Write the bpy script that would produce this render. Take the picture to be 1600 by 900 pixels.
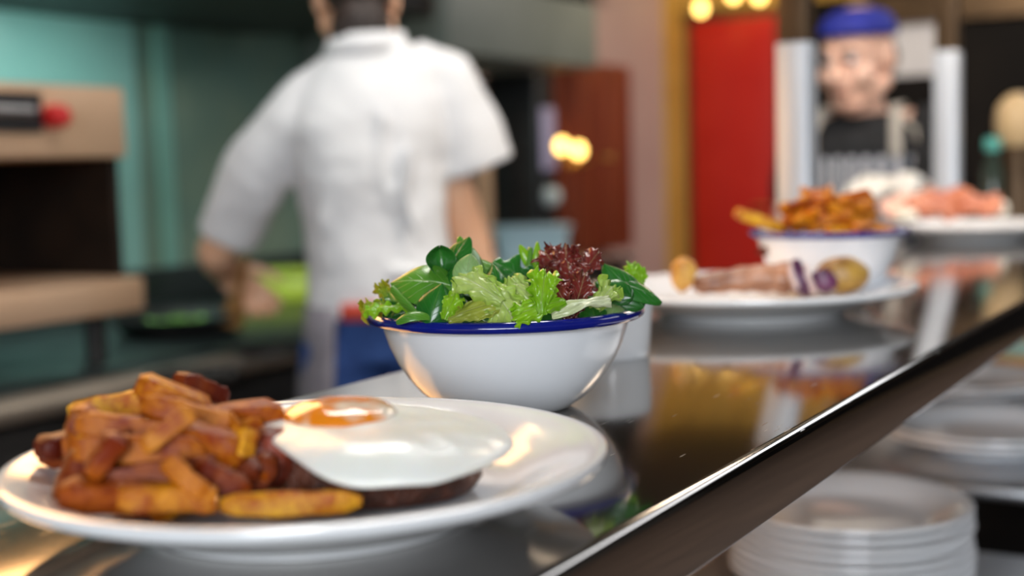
import bpy, bmesh, math, random
from mathutils import Vector, Matrix, Euler, noise

for o in list(bpy.data.objects):
    bpy.data.objects.remove(o)
S = bpy.context.scene
C = S.collection
PI = math.pi

# ------------------------------------------------------------------ camera
CZ = 1.28                                   # camera height above the floor
FPX, PITCH, ROLL = 2052.5, 0.0923, -0.0273  # focal length in pixels of a 1600 wide frame
AZ = 0.5395                                 # direction of the pass shelf
ST = CZ - 0.1554                            # top of the pass shelf
CAM = Vector((0, 0, CZ))
FWD = Vector((0, math.cos(PITCH), -math.sin(PITCH)))
_r = Vector((1, 0, 0)); _u = _r.cross(FWD)
RGT = _r * math.cos(ROLL) + _u * math.sin(ROLL)
UPV = -_r * math.sin(ROLL) + _u * math.cos(ROLL)
cd = bpy.data.cameras.new('camera'); cam = bpy.data.objects.new('camera', cd); C.objects.link(cam)
m3 = Matrix((RGT, UPV, -FWD)).transposed()
cam.matrix_world = Matrix.Translation(CAM) @ m3.to_4x4()
cd.sensor_width = 36; cd.lens = 36 * FPX / 1600; cd.clip_start = 0.02; cd.clip_end = 60
cd.dof.use_dof = True; cd.dof.focus_distance = 0.738; cd.dof.aperture_fstop = 3.7
S.camera = cam
S.view_settings.view_transform = 'Standard'; S.view_settings.look = 'None'
S.view_settings.gamma = 1; S.view_settings.use_curve_mapping = False
S.view_settings.exposure = 0.26

def ray(px, py): return FWD + RGT * ((px - 800) / FPX) + UPV * ((450 - py) / FPX)
def at_y(px, py, y): d = ray(px, py); return CAM + d * (y / d.y)
def at_z(px, py, z): d = ray(px, py); return CAM + d * ((z - CZ) / d.z)
CA, SA = math.cos(AZ), math.sin(AZ)
def W(n, d, z=0): return Vector((n * CA + d * SA, -n * SA + d * CA, z))   # room axes: n across the pass, d along it
ROOMROT = -AZ

# ------------------------------------------------------------------ world and lights
wd = bpy.data.worlds.new('world'); S.world = wd; wd.use_nodes = True
wd.node_tree.nodes['Background'].inputs[0].default_value = (0.55, 0.62, 0.7, 1)
wd.node_tree.nodes['Background'].inputs[1].default_value = 0.05

def area(name, loc, target, sx, sy, power, col, spread=180):
    l = bpy.data.lights.new(name, 'AREA'); l.shape = 'RECTANGLE'; l.size = sx; l.size_y = sy
    l.energy = power; l.color = col; l.spread = math.radians(spread)
    o = bpy.data.objects.new(name, l); C.objects.link(o); o.location = loc
    o.rotation_euler = (Vector(target) - Vector(loc)).to_track_quat('-Z', 'Y').to_euler()
    return o
area('daylight_window', W(1.1, -3.0, 1.95), W(-0.45, 1.2, 0.9), 2.6, 1.3, 165, (0.89, 0.945, 1.0))
area('added_lip_light', W(0.8, 4.2, 2.72), W(0.8, 4.2, 0.0), 1.0, 4.6, 46, (0.95, 0.96, 1.0))  # added light without a known fixture, gives the shelf lip its highlight
area('kitchen_ceiling_light', W(-1.0, 2.0, 2.70), W(-1.6, 2.7, 0.9), 1.4, 0.5, 24, (1.0, 0.97, 0.93))
area('over_pass_lamp', W(-0.62, 0.98, 2.0), W(-0.42, 0.75, 1.12), 0.5, 0.25, 5.5, (1.0, 0.95, 0.88))
area('hood_light', W(-2.7, 1.6, 1.73), W(-2.97, 1.6, 0.9), 2.2, 0.2, 12, (0.74, 1.0, 0.93))
area('pass_heat_lamp', W(-1.30, 0.95, 1.62), W(-0.5, 0.74, 1.14), 0.8, 0.4, 7, (1.0, 0.52, 0.20))
area('second_heat_lamp', W(-0.40, 2.45, 2.05), W(-0.62, 2.55, 1.15), 0.4, 0.25, 6, (1.0, 0.80, 0.60))
area('added_far_fill', W(-0.9, 5.0, 2.70), W(-2.6, 7.0, 1.9), 1.0, 0.5, 55, (1.0, 0.84, 0.62))  # added fill without a known fixture, brightens pink wall, red door and gold beam

# ------------------------------------------------------------------ materials
def new_mat(name):
    m = bpy.data.materials.new(name); m.use_nodes = True
    nt = m.node_tree; return m, nt, nt.nodes['Principled BSDF']
def rgb(c): return (c[0], c[1], c[2], 1)
def setp(b, rough=0.5, metal=0, coat=0, spec=0.5, sss=0, sssr=(0.01, 0.005, 0.003)):
    b.inputs['Roughness'].default_value = rough; b.inputs['Metallic'].default_value = metal
    b.inputs['Coat Weight'].default_value = coat; b.inputs['Coat Roughness'].default_value = 0.08
    b.inputs['Specular IOR Level'].default_value = spec
    if sss:
        b.inputs['Subsurface Weight'].default_value = sss; b.inputs['Subsurface Radius'].default_value = sssr
        b.inputs['Subsurface Scale'].default_value = 1.0
def mat(name, c1, c2=None, scale=8, rough=0.5, metal=0, bump=0, bscale=None, coat=0, spec=0.5, sss=0, stretch=None, lo=0.35, hi=0.65, coord='Object', detail=4):
    """colour 1 to colour 2 by noise, with an optional noise bump"""
    m, nt, b = new_mat(name); N, L = nt.nodes, nt.links
    setp(b, rough, metal, coat, spec, sss)
    tc = N.new('ShaderNodeTexCoord'); mp = N.new('ShaderNodeMapping'); L.new(tc.outputs[coord], mp.inputs[0])
    if stretch: mp.inputs['Scale'].default_value = stretch
    n = N.new('ShaderNodeTexNoise'); n.inputs['Scale'].default_value = scale; n.inputs['Detail'].default_value = detail
    L.new(mp.outputs[0], n.inputs['Vector'])
    r = N.new('ShaderNodeValToRGB'); L.new(n.outputs['Fac'], r.inputs[0])
    r.color_ramp.elements[0].position = lo; r.color_ramp.elements[1].position = hi
    r.color_ramp.elements[0].color = rgb(c1); r.color_ramp.elements[1].color = rgb(c2 or c1)
    L.new(r.outputs[0], b.inputs['Base Color'])
    if bump:
        n2 = N.new('ShaderNodeTexNoise'); n2.inputs['Scale'].default_value = bscale or scale * 3; n2.inputs['Detail'].default_value = 5
        L.new(mp.outputs[0], n2.inputs['Vector'])
        bp = N.new('ShaderNodeBump'); bp.inputs['Strength'].default_value = bump; bp.inputs['Distance'].default_value = 0.01
        L.new(n2.outputs['Fac'], bp.inputs['Height']); L.new(bp.outputs[0], b.inputs['Normal'])
    return m
def emit(name, col, strength):
    m, nt, b = new_mat(name)
    b.inputs['Base Color'].default_value = rgb(col); b.inputs['Emission Color'].default_value = rgb(col); b.inputs['Emission Strength'].default_value = strength
    return m

M = {}
M['ceramic'] = mat('white_ceramic', (0.80, 0.81, 0.84), (0.83, 0.84, 0.86), 3, 0.12, coat=0.4)
M['enamel'] = mat('white_enamel', (0.80, 0.82, 0.85), (0.83, 0.84, 0.87), 3, 0.2, coat=0.2)
M['blue_enamel'] = mat('blue_enamel', (0.004, 0.008, 0.15), (0.008, 0.014, 0.22), 20, 0.12, coat=0.6)
M['egg_white'] = mat('egg_white', (0.88, 0.88, 0.84), (0.84, 0.85, 0.74), 25, 0.3, bump=0.12, bscale=90, coat=0.15, sss=0.1, lo=0.5, hi=0.8)
M['patty'] = mat('seared_beef', (0.035, 0.010, 0.005), (0.13, 0.035, 0.015), 90, 0.42, bump=0.8, bscale=160, coat=0.15)
M['red_chunk'] = mat('red_brown_crust', (0.11, 0.015, 0.006), (0.32, 0.05, 0.02), 90, 0.35, bump=0.5, bscale=140)
M['white_cloth'] = mat('white_jacket_cotton', (0.82, 0.82, 0.82), (0.76, 0.76, 0.77), 9, 0.85, bump=0.25, bscale=14)
M['skin'] = mat('skin', (0.78, 0.43, 0.26), (0.84, 0.50, 0.32), 12, 0.45, sss=0.08)
M['pale_skin'] = mat('pale_skin', (0.80, 0.47, 0.34), (0.86, 0.55, 0.42), 12, 0.45, sss=0.08)
M['hair'] = mat('dark_brown_hair', (0.012, 0.006, 0.004), (0.035, 0.016, 0.009), 60, 0.5, bump=0.6, bscale=120, stretch=(1, 1, 0.2))
M['jeans'] = mat('blue_denim', (0.015, 0.05, 0.20), (0.03, 0.09, 0.30), 60, 0.8, bump=0.2)
M['apron_grey'] = mat('grey_apron_cloth', (0.22, 0.20, 0.23), (0.29, 0.27, 0.30), 40, 0.85)
M['red_cloth'] = mat('red_cloth', (0.55, 0.05, 0.03), (0.65, 0.09, 0.05), 30, 0.8)
M['black_cloth'] = mat('black_cotton', (0.010, 0.010, 0.011), (0.02, 0.02, 0.022), 30, 0.85)
M['blue_cloth'] = mat('royal_blue_cloth', (0.012, 0.018, 0.22), (0.02, 0.03, 0.32), 20, 0.75)
M['glove'] = mat('white_glove', (0.80, 0.78, 0.72), (0.72, 0.68, 0.62), 40, 0.5)
M['cream_strap'] = mat('cream_strap', (0.45, 0.40, 0.34), (0.5, 0.46, 0.4), 40, 0.8)
M['steel'] = mat('satin_steel', (0.55, 0.56, 0.58), (0.62, 0.63, 0.65), 2, 0.32, 1, bump=0.03, bscale=6, stretch=(40, 2, 2))
M['post_steel'] = mat('bright_satin_steel', (0.50, 0.54, 0.60), (0.56, 0.60, 0.66), 2, 0.42, 0.4)
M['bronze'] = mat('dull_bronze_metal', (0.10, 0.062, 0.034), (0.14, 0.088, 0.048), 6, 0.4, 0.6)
M['warm_steel'] = mat('warm_satin_steel', (0.70, 0.46, 0.29), (0.78, 0.53, 0.35), 5, 0.42, 0.5)
M['rail_steel'] = mat('greasy_rail_steel', (0.30, 0.26, 0.21), (0.38, 0.33, 0.27), 5, 0.4, 0.6)
M['dark_steel'] = mat('dark_oily_steel', (0.05, 0.065, 0.065), (0.12, 0.15, 0.15), 7, 0.3, 0.8, bump=0.1)
M['black_iron'] = mat('black_iron', (0.012, 0.012, 0.012), (0.03, 0.028, 0.026), 30, 0.5, 0.3)
M['oven_inside'] = mat('sooty_brown_metal', (0.008, 0.004, 0.002), (0.02, 0.010, 0.005), 9, 0.6, 0.3)
M['black_plastic'] = mat('black_plastic', (0.01, 0.01, 0.012), (0.018, 0.018, 0.02), 10, 0.35)
M['red_plastic'] = mat('red_plastic', (0.55, 0.012, 0.012), (0.65, 0.02, 0.02), 10, 0.3)
M['wood'] = mat('worn_wood', (0.36, 0.17, 0.05), (0.48, 0.25, 0.09), 12, 0.55, stretch=(1, 1, 0.15))
M['lime'] = mat('lime_plastic', (0.46, 0.62, 0.04), (0.58, 0.74, 0.08), 10, 0.3)
M['pale_blue'] = mat('pale_blue_plastic', (0.36, 0.52, 0.60), (0.43, 0.60, 0.68), 6, 0.3)
M['lavender'] = mat('lavender_panel', (0.34, 0.32, 0.50), (0.42, 0.40, 0.60), 20, 0.3)
M['pale_disc'] = mat('pale_grey_plastic', (0.42, 0.50, 0.52), (0.5, 0.58, 0.6), 9, 0.3)
M['brown_wood'] = mat('red_brown_wood', (0.12, 0.022, 0.010), (0.22, 0.05, 0.022), 5, 0.4, stretch=(4, 4, 0.4))
M['brass'] = mat('aged_brass', (0.70, 0.42, 0.10), (0.80, 0.52, 0.16), 12, 0.3, 0.9)
M['amber'] = mat('amber_jar', (0.62, 0.28, 0.06), (0.72, 0.36, 0.10), 10, 0.2)
M['mint'] = mat('mint_green', (0.30, 0.48, 0.38), (0.38, 0.56, 0.46), 10, 0.3)
M['teal_cap'] = mat('teal_cap', (0.10, 0.42, 0.36), (0.14, 0.50, 0.44), 10, 0.25)
M['dark_glass'] = mat('dark_green_glass', (0.03, 0.045, 0.035), (0.05, 0.06, 0.05), 10, 0.1)
M['tan_wood'] = mat('pale_tan_wood', (0.60, 0.42, 0.22), (0.68, 0.50, 0.28), 9, 0.4, stretch=(1, 1, 0.3))
M['paper'] = mat('white_paper', (0.62, 0.62, 0.68), (0.68, 0.68, 0.73), 4, 0.8)
M['veg'] = mat('chopped_green_vegetable', (0.16, 0.42, 0.05), (0.36, 0.66, 0.16), 60, 0.35)
M['bulb'] = emit('warm_bulb', (1.0, 0.62, 0.16), 6)
M['tube_lamp'] = emit('warm_tube', (1.0, 0.60, 0.25), 2.0)
M['sausage'] = mat('browned_sausage', (0.16, 0.05, 0.018), (0.46, 0.22, 0.125), 45, 0.35, coat=0.2, stretch=(1, 1, 1))
M['golden'] = mat('golden_roast', (0.42, 0.16, 0.02), (0.70, 0.40, 0.09), 55, 0.42)
M['potato'] = mat('roast_potato', (0.18, 0.07, 0.012), (0.46, 0.27, 0.05), 40, 0.4, bump=0.2)
M['onion'] = mat('purple_onion', (0.05, 0.012, 0.04), (0.14, 0.03, 0.10), 60, 0.3)
M['onion_edge'] = mat('pale_onion_flesh', (0.62, 0.45, 0.42), (0.72, 0.58, 0.54), 60, 0.35)
M['salmon'] = mat('orange_red_bacon', (0.36, 0.075, 0.03), (0.62, 0.24, 0.13), 50, 0.4)
M['ham'] = mat('pink_ham', (0.72, 0.36, 0.26), (0.82, 0.52, 0.42), 40, 0.4)
M['cream'] = mat('cream_sauce', (0.85, 0.78, 0.62), (0.88, 0.83, 0.70), 20, 0.2, coat=0.5)
M['teal_wall'] = mat('pale_teal_paint', (0.22, 0.44, 0.41), (0.28, 0.50, 0.46), 2, 0.35)
M['teal_steel'] = mat('greasy_teal_steel', (0.17, 0.29, 0.25), (0.27, 0.36, 0.27), 2.2, 0.42, 0.35, bump=0.05, bscale=5)
M['teal_strip'] = mat('teal_joint_strip', (0.22, 0.44, 0.38), (0.26, 0.5, 0.43), 3, 0.35, 0.2)
M['pink_wall'] = mat('dusty_pink_paint', (0.48, 0.34, 0.33), (0.54, 0.39, 0.37), 2, 0.6)
M['grey_paint'] = mat('grey_paint', (0.17, 0.19, 0.17), (0.21, 0.23, 0.21), 3, 0.5)
M['red_paint'] = mat('red_door_paint', (0.50, 0.012, 0.008), (0.56, 0.02, 0.012), 3, 0.4)
M['gold_paint'] = mat('ochre_gold_paint', (0.50, 0.30, 0.06), (0.60, 0.38, 0.09), 5, 0.4)
M['dark_wall'] = mat('charcoal_paint', (0.005, 0.004, 0.004), (0.009, 0.007, 0.006), 4, 0.8, spec=0.2)
M['ceiling'] = mat('dark_ceiling_paint', (0.05, 0.05, 0.048), (0.065, 0.065, 0.06), 2, 0.8)
M['plaster'] = mat('grey_plaster', (0.16, 0.15, 0.14), (0.2, 0.19, 0.18), 3, 0.8)
def floor_mat():
    m, nt, b = new_mat('dark_floor_tiles'); N, L = nt.nodes, nt.links
    tc = N.new('ShaderNodeTexCoord'); br = N.new('ShaderNodeTexBrick'); L.new(tc.outputs['Object'], br.inputs[0])
    br.inputs['Scale'].default_value = 3.3; br.offset = 0; br.inputs['Brick Width'].default_value = 1; br.inputs['Row Height'].default_value = 1
    br.inputs['Color1'].default_value = (0.15, 0.10, 0.075, 1); br.inputs['Color2'].default_value = (0.19, 0.125, 0.09, 1)
    br.inputs['Mortar'].default_value = (0.015, 0.015, 0.015, 1); br.inputs['Mortar Size'].default_value = 0.015
    L.new(br.outputs['Color'], b.inputs['Base Color']); setp(b, 0.5); return m
M['floor'] = floor_mat()
def shelf_mat():
    """brushed stainless sheet with fine scratches"""
    m, nt, b = new_mat('scratched_stainless_sheet'); N, L = nt.nodes, nt.links
    setp(b, 0.16, 1); tc = N.new('ShaderNodeTexCoord')
    n = N.new('ShaderNodeTexNoise'); n.inputs['Scale'].default_value = 9; n.inputs['Detail'].default_value = 6; L.new(tc.outputs['Object'], n.inputs['Vector'])
    r = N.new('ShaderNodeMapRange'); L.new(n.outputs['Fac'], r.inputs[0]); r.inputs[3].default_value = 0.06; r.inputs[4].default_value = 0.13
    tot = None
    for ang, sc, keep in ((0.5, 210, .5), (1.9, 330, .4), (2.6, 180, .5), (0.1, 300, .4), (1.2, 380, .4)):
        mp = N.new('ShaderNodeMapping'); mp.inputs['Rotation'].default_value = (0, 0, ang); mp.inputs['Scale'].default_value = (sc, sc * 0.05, 1)
        L.new(tc.outputs['Object'], mp.inputs[0])
        v = N.new('ShaderNodeTexVoronoi'); v.feature = 'F1'; v.inputs['Scale'].default_value = 1.0; L.new(mp.outputs[0], v.inputs['Vector'])
        l0 = N.new('ShaderNodeMapRange'); L.new(v.outputs['Distance'], l0.inputs[0]); l0.inputs[1].default_value = 0.02; l0.inputs[2].default_value = 0.09
        l0.inputs[3].default_value = 1; l0.inputs[4].default_value = 0
        sp = N.new('ShaderNodeSeparateColor'); L.new(v.outputs['Color'], sp.inputs[0])
        gt = N.new('ShaderNodeMath'); gt.operation = 'GREATER_THAN'; L.new(sp.outputs[0], gt.inputs[0]); gt.inputs[1].default_value = keep
        lt = N.new('ShaderNodeMath'); lt.operation = 'MULTIPLY'; L.new(l0.outputs[0], lt.inputs[0]); L.new(gt.outputs[0], lt.inputs[1])
        if tot is None: tot = lt
        else:
            a = N.new('ShaderNodeMath'); a.operation = 'MAXIMUM'; L.new(tot.outputs[0], a.inputs[0]); L.new(lt.outputs[0], a.inputs[1]); tot = a
    msk = N.new('ShaderNodeTexNoise'); msk.inputs['Scale'].default_value = 14; L.new(tc.outputs['Object'], msk.inputs['Vector'])
    mr = N.new('ShaderNodeMapRange'); L.new(msk.outputs['Fac'], mr.inputs[0]); mr.inputs[1].default_value = 0.42; mr.inputs[2].default_value = 0.62
    mu = N.new('ShaderNodeMath'); mu.operation = 'MULTIPLY'; L.new(tot.outputs[0], mu.inputs[0]); L.new(mr.outputs[0], mu.inputs[1])
    ad = N.new('ShaderNodeMath'); ad.operation = 'MULTIPLY_ADD'; L.new(mu.outputs[0], ad.inputs[0]); ad.inputs[1].default_value = 0.55; L.new(r.outputs[0], ad.inputs[2])
    L.new(ad.outputs[0], b.inputs['Roughness'])
    bp = N.new('ShaderNodeBump'); bp.inputs['Strength'].default_value = 0.32; bp.inputs['Distance'].default_value = 0.0003
    L.new(mu.outputs[0], bp.inputs['Height']); L.new(bp.outputs[0], b.inputs['Normal'])
    b.inputs['Base Color'].default_value = (0.37, 0.357, 0.34, 1)
    return m
M['shelf'] = shelf_mat()
def chip_mat():
    """fried potato: object colour, browner in blotches"""
    m, nt, b = new_mat('fried_potato'); N, L = nt.nodes, nt.links
    setp(b, 0.48, coat=0.0, spec=0.28); oi = N.new('ShaderNodeObjectInfo'); tc = N.new('ShaderNodeTexCoord')
    n = N.new('ShaderNodeTexNoise'); n.inputs['Scale'].default_value = 70; n.inputs['Detail'].default_value = 5; n.noise_dimensions = '4D'
    L.new(tc.outputs['Object'], n.inputs['Vector'])
    w = N.new('ShaderNodeMath'); w.operation = 'MULTIPLY'; L.new(oi.outputs['Random'], w.inputs[0]); w.inputs[1].default_value = 40; L.new(w.outputs[0], n.inputs['W'])
    r = N.new('ShaderNodeMapRange'); L.new(n.outputs['Fac'], r.inputs[0]); r.inputs[1].default_value = 0.42; r.inputs[2].default_value = 0.60
    n.inputs['Roughness'].default_value = 0.72
    mx = N.new('ShaderNodeMix'); mx.data_type = 'RGBA'; L.new(r.outputs[0], mx.inputs[0]); L.new(oi.outputs['Color'], mx.inputs[6])
    dk = N.new('ShaderNodeMix'); dk.data_type = 'RGBA'; dk.blend_type = 'MULTIPLY'; dk.inputs[0].default_value = 1
    L.new(oi.outputs['Color'], dk.inputs[6]); dk.inputs[7].default_value = (0.50, 0.22, 0.10, 1); L.new(dk.outputs[2], mx.inputs[7])
    L.new(mx.outputs[2], b.inputs['Base Color'])
    bp = N.new('ShaderNodeBump'); bp.inputs['Strength'].default_value = 0.7; bp.inputs['Distance'].default_value = 0.003
    L.new(n.outputs['Fac'], bp.inputs['Height']); L.new(bp.outputs[0], b.inputs['Normal'])
    return m
M['chip'] = chip_mat()
def leaf_mat(name, base, dark, vein, rough=0.3, trans=0.2, edge=None, blot=25):
    """leaf with midrib and side veins laid out on its own UV"""
    m, nt, b = new_mat(name); N, L = nt.nodes, nt.links
    setp(b, rough, coat=0.3)
    uv = N.new('ShaderNodeUVMap'); sx = N.new('ShaderNodeSeparateXYZ'); L.new(uv.outputs[0], sx.inputs[0])
    def math_(op, a, bb=None, c=None):
        q = N.new('ShaderNodeMath'); q.operation = op
        for i, v in enumerate((a, bb, c)):
            if v is None: continue
            if isinstance(v, (int, float)): q.inputs[i].default_value = v
            else: L.new(v, q.inputs[i])
        return q.outputs[0]
    u = math_('ABSOLUTE', math_('MULTIPLY_ADD', sx.outputs[0], 2.0, -1.0)); v = sx.outputs[1]
    mid = math_('SUBTRACT', 1.0, math_('DIVIDE', u, 0.06)); mid = math_('MAXIMUM', mid, 0.0)
    sv = math_('ABSOLUTE', math_('SUBTRACT', math_('FRACT', math_('MULTIPLY', math_('SUBTRACT', v, math_('MULTIPLY', u, 0.45)), 6.0)), 0.5))
    sv = math_('MAXIMUM', math_('SUBTRACT', 1.0, math_('DIVIDE', sv, 0.07)), 0.0)
    ve = math_('MINIMUM', math_('ADD', math_('MULTIPLY', sv, 0.5), mid), 1.0)
    tc = N.new('ShaderNodeTexCoord'); n = N.new('ShaderNodeTexNoise'); n.inputs['Scale'].default_value = blot; n.inputs['Detail'].default_value = 4
    L.new(tc.outputs['Object'], n.inputs['Vector'])
    r = N.new('ShaderNodeMapRange'); L.new(n.outputs['Fac'], r.inputs[0]); r.inputs[1].default_value = 0.35; r.inputs[2].default_value = 0.65
    a = N.new('ShaderNodeMix'); a.data_type = 'RGBA'; L.new(r.outputs[0], a.inputs[0]); a.inputs[6].default_value = rgb(base); a.inputs[7].default_value = rgb(dark)
    last = a.outputs[2]
    if edge:
        e = N.new('ShaderNodeMix'); e.data_type = 'RGBA'; L.new(math_('POWER', math_('MAXIMUM', u, math_('MULTIPLY', v, 0.9)), 2.2), e.inputs[0]); L.new(last, e.inputs[6]); e.inputs[7].default_value = rgb(edge); last = e.outputs[2]
    x = N.new('ShaderNodeMix'); x.data_type = 'RGBA'; L.new(math_('MULTIPLY', ve, 0.6), x.inputs[0]); L.new(last, x.inputs[6]); x.inputs[7].default_value = rgb(vein)
    L.new(x.outputs[2], b.inputs['Base Color'])
    bp = N.new('ShaderNodeBump'); bp.inputs['Strength'].default_value = 0.5; bp.inputs['Distance'].default_value = 0.0012
    L.new(math_('MULTIPLY_ADD', ve, -1.0, n.outputs['Fac']), bp.inputs['Height']); L.new(bp.outputs[0], b.inputs['Normal'])
    t = N.new('ShaderNodeBsdfTranslucent'); L.new(x.outputs[2], t.inputs[0])
    ms = N.new('ShaderNodeMixShader'); ms.inputs[0].default_value = trans
    out = nt.nodes['Material Output']; L.new(b.outputs[0], ms.inputs[1]); L.new(t.outputs[0], ms.inputs[2]); L.new(ms.outputs[0], out.inputs[0])
    return m
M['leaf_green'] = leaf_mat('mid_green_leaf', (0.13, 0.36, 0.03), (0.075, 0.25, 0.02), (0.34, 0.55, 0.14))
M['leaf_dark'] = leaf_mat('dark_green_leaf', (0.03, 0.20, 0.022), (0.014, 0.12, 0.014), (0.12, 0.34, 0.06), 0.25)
M['leaf_back'] = leaf_mat('pale_leaf_underside', (0.30, 0.48, 0.17), (0.22, 0.40, 0.11), (0.50, 0.64, 0.34), 0.4)
M['leaf_lime'] = leaf_mat('lime_lettuce', (0.36, 0.66, 0.02), (0.24, 0.52, 0.015), (0.46, 0.62, 0.14), 0.28, 0.35)
M['leaf_pale'] = leaf_mat('pale_heart_lettuce', (0.68, 0.78, 0.30), (0.52, 0.68, 0.17), (0.82, 0.86, 0.56), 0.28, 0.35, edge=(0.44, 0.64, 0.08))
M['leaf_white'] = leaf_mat('white_lettuce_rib', (0.80, 0.84, 0.58), (0.70, 0.76, 0.44), (0.76, 0.78, 0.6), 0.25, 0.3)
M['leaf_olive'] = leaf_mat('olive_yellow_lettuce', (0.46, 0.52, 0.07), (0.30, 0.36, 0.04), (0.46, 0.48, 0.14), 0.3, 0.3)
M['leaf_yellow'] = leaf_mat('yellow_green_lettuce', (0.30, 0.46, 0.02), (0.20, 0.36, 0.02), (0.52, 0.58, 0.12), 0.28, 0.35, edge=(0.55, 0.45, 0.02))
M['leaf_red'] = leaf_mat('burgundy_lettuce', (0.26, 0.035, 0.028), (0.08, 0.012, 0.010), (0.55, 0.36, 0.18), 0.2, 0.25, blot=60)
def yolk_mat():
    m, nt, b = new_mat('egg_yolk_under_film'); N, L = nt.nodes, nt.links
    setp(b, 0.16, coat=0.4, sss=0.1); tc = N.new('ShaderNodeTexCoord')
    n = N.new('ShaderNodeTexNoise'); n.inputs['Scale'].default_value = 55; n.inputs['Detail'].default_value = 2; L.new(tc.outputs['Object'], n.inputs['Vector'])
    r = N.new('ShaderNodeValToRGB'); L.new(n.outputs['Fac'], r.inputs[0])
    r.color_ramp.elements[0].position = 0.46; r.color_ramp.elements[0].color = (0.84, 0.25, 0.012, 1)
    r.color_ramp.elements[1].position = 0.66; r.color_ramp.elements[1].color = (0.86, 0.74, 0.60, 1)
    L.new(r.outputs[0], b.inputs['Base Color'])
    return m
M['yolk'] = yolk_mat()
def stripe_mat():
    m, nt, b = new_mat('navy_white_striped_apron'); N, L = nt.nodes, nt.links
    setp(b, 0.85); tc = N.new('ShaderNodeTexCoord')
    dt = N.new('ShaderNodeVectorMath'); dt.operation = 'DOT_PRODUCT'; dt.inputs[1].default_value = (-.865, .503, 0); L.new(tc.outputs['Object'], dt.inputs[0])
    w0 = N.new('ShaderNodeMath'); w0.operation = 'MULTIPLY'; w0.inputs[1].default_value = 30; L.new(dt.outputs['Value'], w0.inputs[0])
    w = N.new('ShaderNodeMath'); w.operation = 'FRACT'; L.new(w0.outputs[0], w.inputs[0])
    r = N.new('ShaderNodeValToRGB'); L.new(w.outputs[0], r.inputs[0]); r.color_ramp.interpolation = 'CONSTANT'
    r.color_ramp.elements[0].color = (0.02, 0.03, 0.05, 1); r.color_ramp.elements[1].color = (0.55, 0.55, 0.58, 1); r.color_ramp.elements[1].position = 0.62
    L.new(r.outputs[0], b.inputs['Base Color']); return m
M['stripe'] = stripe_mat()

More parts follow.
